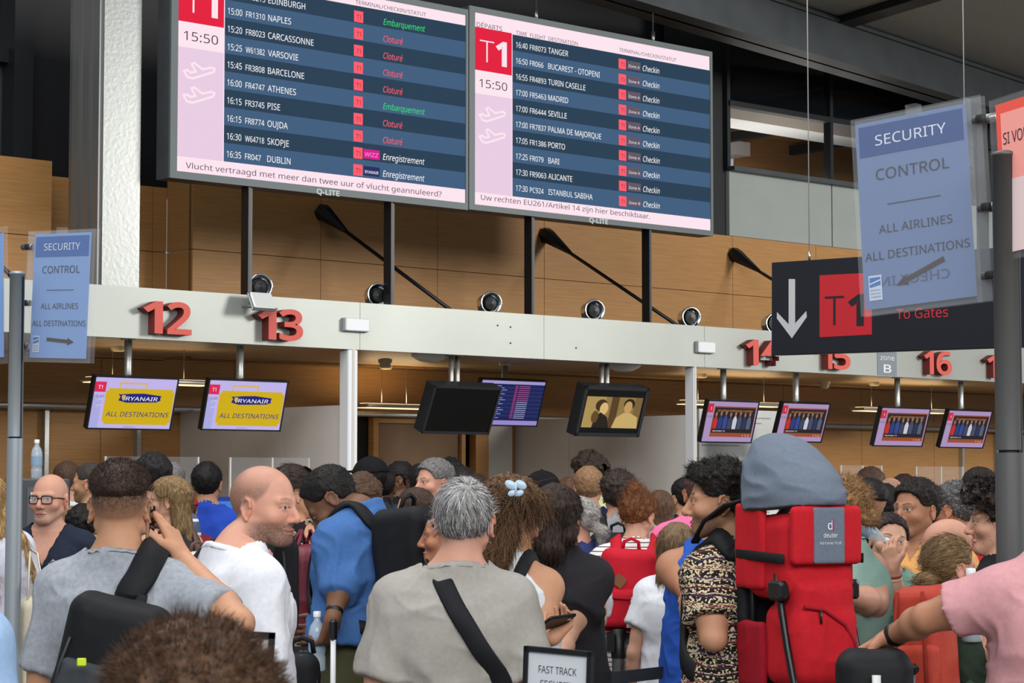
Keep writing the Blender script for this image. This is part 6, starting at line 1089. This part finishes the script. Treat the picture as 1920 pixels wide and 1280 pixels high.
xbody(lman, 'black cross-body bag strapped over the blue and navy polo', CBLK); xbody(redt, 'brown cross-body bag strapped over the red t-shirt', BRNL); xbody(amm, 'black cross-body bag strapped over the bright pink t-shirt', CBLK, -1); xbody(clip, 'black bag strapped over the white vest of the person with the hair clip', CBLK, -1); xbody(glass, 'black bag strapped over the white t-shirt of the person in round glasses', CBLK, 1)
# handbags
WINE = mat('wine_leather', C(104, 22, 42), .5, bump=.1, bscale=120)
def tote(per, label, c, half, m, Rb=None, top=None, hl=.18, hm=None, nm='handbag'):
    Rb = np.eye(3) if Rb is None else Rb; c = np.array(c, float); t = thing(nm, label, 'bag', per.world(c - (0, 0, half[2])), per.yaw); X = lambda p: c + np.array(p) @ Rb.T; fbag(per, t, 'body', [((0, 0, 0), half, min(half[:2]) * .8, .1)], m, c, Rb)
    for y in (-.6, .6): b = MB(); tp = np.array(top) if top is not None else X((0, 0, half[2] + hl)); b.strap(per.world([X((-half[0] * .55, y * half[1], half[2] * .9)), X((-half[0] * .45, y * half[1] * .6, half[2] + hl * .6)) * .5 + tp * .5, tp + (0, y * .03, 0), X((half[0] * .45, y * half[1] * .6, half[2] + hl * .6)) * .5 + tp * .5, X((half[0] * .55, y * half[1], half[2] * .9))]), np.array([[1.0, 0, 0.2]] * 5) @ per.Rz.T, .022, .006, hm or m); b.build('handle', t)
    return t, X
tote(pony, 'wine red handbag on the arm of the person in the floral top', pony.lpx(571, 1108, 9.1), (.085, .13, .19), WINE, rz(0, 0, 40), pony.lpx(575, 1020, 9.2)); t, X = tote(hood, 'cream canvas tote bag under the lilac sweatshirt arm', hood.lpx(66, 1215, 10.1), (.075, .10, .24), CREAM, None, hood.lpx(56, 1030, 10.25), .3, nm='tote_bag')
t, X = tote(hood, 'grey quilted bag beside the lilac sweatshirt', hood.lpx(98, 1140, 10.0), (.08, .05, .14), cloth('quilted_grey', (146, 142, 138)), None, None, .08, nm='quilted_bag')
# phones
def phone(label, c, x, y, case, scr):
    x, y = np.array(x, float), np.array(y, float); x /= np.linalg.norm(x); y -= x * np.dot(x, y); y /= np.linalg.norm(y); z = np.cross(x, y); M = Matrix([[x[i], y[i], z[i], c[i]] for i in range(3)] + [[0, 0, 0, 1]]); t = thing('phone', label, 'phone', tuple(c)); b = MB(); b.box((-.036, -.075, -.0045), (.036, .075, .0045), case, M, .003); b.build('case', t); b = MB(); b.box((-.033, -.07, .0045), (.033, .07, .0055), scr, M); b.build('display', t); b = MB(); b.box((.012, .04, -.0065), (.03, .068, -.0045), CHROME, M, .001); b.build('camera_bump', t)
phone('phone in a tan case held against the ear of the faded haircut', at(281, 996, 6.12), (.05, 1, 0), (.04, .0, 1), mat('tan_phone_case', C(140, 112, 90), .5), mat('dead_screen', C(6, 6, 7), .12))
phone('black phone with dark screen in the hand of the person with the hair clip', at(1042, 1166, 6.70), (.75, -.5, .62), (.62, .75, .1), BLACKP, mat('dead_screen', C(10, 12, 16), .1))
# spectacles, caps, clip, watch: worn, so they belong to their person
def glasses(per, m, r=.0022, sq=1, y=.1, w=.024, h=.018):
    b = MB(); H = lambda x, yy, z: per.world(per.h2b((x, yy, z))[None])[0]
    for s in (-1, 1):
        pts = [H(s * .033 + w * np.sign(math.cos(a)) * abs(math.cos(a)) ** (.45 if sq else 1), y - .012 * abs((s * .033 + w * math.cos(a)) / .057) ** 2, -.003 + h * np.sign(math.sin(a)) * abs(math.sin(a)) ** (.45 if sq else 1)) for a in np.linspace(0, 2 * math.pi, 25)]
        b.tube(pts, r * per.S, m, 6); b.tube([H(s * .057, y - .012, .006), H(s * .074, .05, .007), H(s * .078, -.01, .004), H(s * .077, -.03, -.012)], r * per.S, m, 6)
    b.tube([H(-.009, y, .002), H(0, y + .003, .004), H(.009, y, .002)], r * per.S, m, 6); o = b.build('eyeglasses', per.root)
    b = MB()
    for s in (-1, 1): V = [H(s * .033 + w * .95 * math.cos(a), y - .010 * abs((s * .033 + w * math.cos(a)) / .057) ** 2, -.003 + h * .95 * math.sin(a)) for a in np.linspace(0, 2 * math.pi, 17)[:-1]]; b.add(V, [tuple(range(16))], mat('spectacle_lens', C(225, 232, 238), .03, alpha=.10, spec=.6)); b.add(np.array(V) + per.Rz @ np.array([0, -.0015, 0]), [tuple(range(15, -1, -1))], mat('spectacle_lens', C(1, 1, 1)))
    b.build('lens', o)
glasses(specs, BLACKP, .0030); glasses(glass, mat('thin_gold_rim', C(150, 120, 90), .3, .8), .0014, 0, .1, .022, .021); glasses(kwom, mat('thin_gold_rim', C(150, 120, 90)), .0014, 1); glasses(clip, mat('pale_rim', C(190, 190, 186), .3), .0016, 1)
def shades(per):
    b = MB(); H = lambda x, yy, z: per.world(per.h2b((x, yy, z))[None])[0]
    for s in (-1, 1): b.lathe([(.001, 0), (.024, .001), (.024, .004), (.001, .005)], BLACKP, 16, Matrix.Translation(Vector(H(s * .03, .055, .105))) @ Matrix((per.Rz @ per.Rh).tolist()).to_4x4() @ Matrix.Rotation(R(-38), 4, 'X') @ Matrix.Scale(per.S, 4)); b.tube([H(s * .055, .05, .1), H(s * .082, .0, .06), H(s * .084, -.04, .03)], .002, BLACKP, 6)
    b.build('sunglasses', per.root)
shades(pony); shades(navyv)
def cap(per, m, nm='baseball_cap'):
    Fd = Field(axis(-.11, .11, .005), axis(-.15, .2, .005), axis(-.02, .16, .005)); X, Y, Z = np.broadcast_arrays(Fd.a[0][:, None, None], Fd.a[1][None, :, None], Fd.a[2][None, None, :]); d = head_field(None, X, Y, Z, per.p, False) - .017; Fd.V = np.maximum(d, .036 - .10 * (Y + .02) * (Y < 0) - Z + .0 * X).astype(np.float32)
    Fd.ell((0, .10, .048), (.068, .085, .0075), .012); Fd.ell((0, -.01, .137), (.009, .009, .006), .004); P, Q = Fd.mesh(); per.qm(nm, per.h2b(P), Q, m)
cap(capm, cloth('black_cap', (24, 24, 27)))
for o in [q for q in list(sc.objects) if q.get('label') in ('bearded person in black cap left of the curly-haired tall person', 'person in a red cap left of the blue and navy polo shirt')]:
    pr = PEOPLE[o.name]; cap(pr, cloth('black_cap', (24, 24, 27)) if 'black' in o['label'] else cloth('red_cap', (170, 30, 44)))
b = MB(); CL = mat('pale_blue_clip', C(176, 200, 220), .25); p = at(967, 917, 6.93)
for s, (w, h, zz, an) in ((-1, (.03, .02, .012, 25)), (1, (.03, .02, .012, -25)), (-1, (.022, .014, -.016, -20)), (1, (.022, .014, -.016, 20))) if False else (((-1), (.018, .011, .014, 30)), (1, (.018, .011, .014, -30)), (-1, (.013, .008, -.012, -25)), (1, (.013, .008, -.012, 25))):
    b.lathe([(.001, -.003), (w * .9, -.002), (w, 0), (w * .9, .002), (.001, .003)], CL, 16, Matrix.Translation((p[0] + s * w * .9, p[1] - .01, p[2] + zz)) @ Matrix.Rotation(R(90), 4, 'X') @ Matrix.Rotation(R(an * s), 4, 'Z') @ Matrix.Diagonal((1.1, .75, 1, 1)))
b.tube([(p[0], p[1] - .01, p[2] - .022), (p[0], p[1] - .012, p[2] + .022)], .004, CL, 8); b.build('hair_clip', clip.root)
def band(per, side, off, m, r, nm, wd=.010):
    sh, e, w = per.arms[side]; d = (e - w) / np.linalg.norm(e - w); cc = w + d * off; M = Vector(per.Rz @ d).to_track_quat('Z', 'X').to_matrix().to_4x4(); M.translation = Vector(per.world(cc)); b = MB(); b.lathe([(r, -wd), (r + .003, -wd * .8), (r + .003, wd * .8), (r, wd)], m, 24, M); b.build(nm, per.root)
band(pinkt, -1, .025, BLACKP, .030, 'wristwatch', .012); band(girl, 1, .028, fl(150, 58, 52), .0255, 'bracelet', .004); band(girl, 1, .042, fl(206, 190, 180), .027, 'bracelet', .003); band(clip, 1, .03, BLACKP, .027, 'hair_tie', .003); band(denim, -1, .03, BLACKP, .030, 'wristwatch', .012)
bottle('clear water bottle at the mouth of the person in the mint shirt', at(1678, 1022, 8.05), .8, Matrix.Rotation(R(-62), 4, 'Y') @ Matrix.Rotation(R(180), 4, 'X') @ Matrix.Translation((0, 0, -.2)))
w_ = denim.arms[-1][2]; q = denim.world((w_ + np.array([.1, .35, -.9]) / .97 * .085 + np.array([.1, 1, .3]) / 1.05 * .05)[None])[0]; bottle('clear water bottle held by the person in the blue denim shirt', (q[0], q[1], q[2] - .13), 1.0)
# --- child carrier
cr = carr; V3 = lambda x, o, z: np.array([x, -o, z]); RED = cloth('carrier_red', (184, 30, 40)); HGR = cloth('carrier_grey', (104, 114, 128)); t = thing('child_carrier', 'red and grey framed child carrier with sun hood on the printed shirt', 'child carrier', cr.world(V3(0, .3, .9)), cr.yaw); I3 = np.eye(3); z3 = np.zeros(3)
V3 = lambda x, o, z: np.array([x * .84, -o, z])
Fd = Field(axis(-.22, .22, .006), axis(-.62, -.08, .006), axis(1.5, 1.9, .006)); Fd.ell(V3(0, .265, 1.645), (.142, .205, .185), .01); X, Y, Z = (Fd.a[0][:, None, None], Fd.a[1][None, :, None], Fd.a[2][None, None, :]); Fd.V = np.maximum(Fd.V, (1.61 + .022 * np.cos(X * 11) - Z) + 0 * Y).astype(np.float32); Fd.V = np.maximum(Fd.V, (Y + .19 - (Z - 1.66) * .35) + 0 * X).astype(np.float32); Fd.ell(V3(0, .235, 1.61), (.131, .195, .177), .004, True)
P, Q = Fd.mesh(); P = relax(P, Q, 2, .5); n = normals(P, Q); q = vnoise(P * np.array([7, 7, 24.0]), 71); P = P + n * (.010 * (1 - np.abs(q * 2 - 1)))[:, None]; SHR = lambda A: A + np.stack([0 * A[:, 0], 0 * A[:, 0], (.22 * (A[:, 1] + .265) - .12 * A[:, 0]) * np.clip((A[:, 2] - 1.62) / .16, 0, 1.1)], 1); P = SHR(P); hd_ = cr.qm('sun_hood', P, Q, HGR, None, t)
b = MB(); b.tube(cr.world(SHR(np.array([[.132 * math.cos(a), -.198 + max(math.sin(a), 0) * .055, 1.625 + .163 * math.sin(a)] for a in np.linspace(-.05, math.pi + .05, 30)]))), .006, BLACKP, 8); b.tube(cr.world([np.array([.141 * math.cos(a), -.265 - .198 * math.sin(a), 1.612 + .022 * math.cos(11 * .141 * math.cos(a))]) for a in np.linspace(-.3, math.pi + .3, 30)]), .006, BLACKP, 8); b.build('hood_piping', hd_)
b = MB(); b.tube(cr.world(SHR(np.array([V3(.168 * math.cos(a), .265 + .02 * math.sin(a), 1.642 + .188 * math.sin(a)) for a in np.linspace(.0, math.pi, 26)]))), .004, cloth('carrier_grey_dark', (78, 86, 98)), 6); b.build('hood_seam', hd_)
fbag(cr, t, 'back_panel', [(V3(0, .165, 1.33), (.13, .02, .26), .02, 0)], CBLK, z3, I3); fbag(cr, t, 'seat_shell', [(V3(0, .31, 1.47), (.128, .125, .13), .05, .05)], RED, z3, I3, cuts=((V3(0, .26, 1.62), (.10, .1, .12)),))
fbag(cr, t, 'rear_panel', [(V3(0, .450, 1.535), (.124, .018, .088), .016, .1)], RED, z3, I3, disp=.002); fbag(cr, t, 'logo_panel', [(V3(0, .468, 1.535), (.056, .006, .084), .005, .05)], HGR, z3, I3, .005, disp=.0)
fbag(cr, t, 'storage_bag', [(V3(0, .385, 1.335), (.105, .075, .075), .04, .1), (V3(0, .37, 1.205), (.115, .10, .125), .05, .15)], RED, z3, I3, disp=.007); b = MB(); b.tube(cr.world([V3(-.11, .47, 1.325), V3(-.03, .478, 1.315), V3(.05, .486, 1.27), V3(.10, .478, 1.21), V3(.125, .46, 1.15)]), .006, DRED, 8); b.tube(cr.world([V3(-.05, .482, 1.315), V3(-.05, .486, 1.275)]), .004, BLACKP, 6); b.build('zipper', t)
fbag(cr, t, 'side_wing', [(V3(-.152, .235, 1.50), (.012, .075, .13), .01, .1)], RED, z3, I3); fbag(cr, t, 'side_wing', [(V3(.152, .235, 1.50), (.012, .075, .13), .01, .1)], RED, z3, I3); fbag(cr, t, 'hip_fin', [(V3(-.14, .22, 1.17), (.014, .07, .10), .012, .1)], DRED, z3, I3)
for s in (-1, 1):
    b = MB(); b.tube(cr.world([V3(.145 * s, .37, 1.42), V3(.148 * s, .40, 1.30), V3(.15 * s, .43, 1.20), V3(.16 * s, .50, 1.03), V3(.165 * s, .53, .96)]), .011, mat('black_tube', C(30, 31, 33), .3, .5), 10); b.tube(cr.world([V3(.12 * s, .19, 1.62), V3(.12 * s, .20, 1.3), V3(.13 * s, .22, .98)]), .010, mat('black_tube', C(30, 31, 33)), 10); b.build('frame_tube', t)
    b = MB(); b.box((-.02, -.03, -.035), (.02, .03, .035), BLACKP, face_m(cr, V3(.15 * s, .385, 1.37)), .008); b.build('frame_joint', t)
    b = MB(); b.strap(cr.world([V3(.166 * s, .17, 1.475), V3(.170 * s, .3, 1.47), V3(.168 * s, .44, 1.465)]), np.array([[s, 0, 0]] * 3) @ cr.Rz.T, .03, .003, CBLK); b.build('side_strap', t)
    x = .115 * s; cr.strap(t, [V3(x, .17, 1.50), (x, -.10, 1.485), (x * 1.06, -.04, 1.53), (x * 1.15, .03, 1.50), (x * 1.3, .10, 1.40), (x * 1.42, .11, 1.25), (x * 1.65, .04, 1.12), V3(.13 * s, .18, 1.02)], .066, .016, CBLK, 'shoulder_strap', snap=.1, lift=.006)
    b = MB(); b.strap(cr.world([V3(x, .18, 1.64), V3(x * 1.2, .08, 1.62), V3(x * 1.35, -.02, 1.57), V3(x * 1.5, -.07, 1.50)]), np.array([[0, 0, 1.0]] * 4), .035, .008, CBLK); b.build('load_strap', t)
b = MB(); b.tube(cr.world([V3(-.165, .53, .96), V3(0, .55, .955), V3(.165, .53, .96)]), .011, mat('black_tube', C(30, 31, 33)), 10); b.build('stand_bar', t)
M = face_m(cr, V3(0, .4758, 1.535)); b = MB(); LG = fl(226, 228, 232); b.text('d', -.010, .018, .032, LG, M, bold=.006, z=.0012); b.poly([(.006, .020), (.013, .016), (.011, .046), (.006, .05)], fl(150, 50, 110), M, z=.0016, t=.0006); b.text('deuter', 0, -.006, .017, LG, M, w=.05, align=.5, z=.0012); b.text('Kid Carrier PLUS', 0, -.026, .009, LG, M, w=.076, align=.5, z=.0012); b.build('logo_lettering', t)
# --- luggage
def suitcase(label, p, wdh, m, hz, yaw=0, two=True, hm=None):
    t = thing('suitcase', label, 'suitcase', (p[0], p[1], 0), yaw); M = Matrix.Translation((p[0], p[1], 0)) @ Matrix.Rotation(yaw, 4, 'Z'); w, d, h = wdh; b = MB(); b.box((-w / 2, -d / 2, .06), (w / 2, d / 2, h), m, M, .04); b.build('shell', t)
    for x in (-.09, .09) if two else (0,): b = MB(); b.tube([tuple(M @ Vector((x, d / 2 - .05, h - .05))), tuple(M @ Vector((x, d / 2 - .05, hz)))], .010, hm or ALU, 10); b.build('handle_tube', t)
    b = MB(); b.box((-.11 if two else -.015, d / 2 - .068, hz - .05 if not two else hz), (.11 if two else .015, d / 2 - .032, hz + .03), BLACKP, M, .01); b.build('grip', t)
    for x in (-1, 1):
        for y in (-1, 1): b = MB(); b.lathe([(.03, -.012), (.03, .012)], BLACKP, 14, M @ Matrix.Translation((x * (w / 2 - .05), y * (d / 2 - .05), .03)) @ Matrix.Rotation(R(90), 4, 'Y')); b.build('wheel', t)
p = at(622, 1178, 7.95); suitcase('dark suitcase with raised thin handle beside the olive trousers', p, (.36, .24, .55), fl(40, 42, 46), p[2], 0, False, WHITE)
p = at(1650, 1268, 6.1); suitcase('black suitcase with silver handle under the outstretched hand', p, (.38, .26, .62), fl(26, 27, 30), p[2], R(-8))
class Still:   # a frame for bags that stand on their own
    def __init__(s, p, yaw): s.loc = np.array([p[0], p[1], 0.0]); s.yaw = yaw; s.S = 1.0; s.Rz = rotm(yaw)
    world = Person.world; local = Person.local; qm = Person.qm; root = None
st = Still(at(1636, 1200, 5.98), R(-6)); zt = at(1636, 1207, 5.98)[2]; t, X = backpack(st, 'black padded bag resting on the suitcase under the outstretched hand', (0, -.05, zt - .21), (.10, .085, .20), CBLK, CBLK, straps=(), loop=False); b = MB(); b.tube([st.world(X((.0, -.11, .14))[None])[0], st.world(X((.0, -.125, .0))[None])[0], st.world(X((.0, -.12, -.2))[None])[0]], .012, mat('pale_plastic', C(196, 198, 196), .4), 8); b.build('side_handle', t)
st = Still(at(566, 1240, 7.7), 0); zt = at(566, 1222, 7.7)[2]; st2 = thing; t, X = backpack(st, 'small black bag with white triangle mark behind the white t-shirt', (0, 0, zt - .13), (.065, .05, .13), CBLK, straps=(), pocket=False); b = MB(); M = face_m(st, X((-.02, -.056, -.02)))
for a_, c_ in (((-.022, -.025), (.012, -.03)), ((.012, -.03), (.006, .03)), ((.006, .03), (-.022, -.025))): d_ = np.array(c_) - a_; n_ = np.array([-d_[1], d_[0]]) / np.linalg.norm(d_) * .0025; b.poly([tuple(np.array(a_) - n_), tuple(np.array(c_) - n_), tuple(np.array(c_) + n_), tuple(np.array(a_) + n_)], WHITE, M, z=.004, t=.004)
b.build('triangle_mark', t)
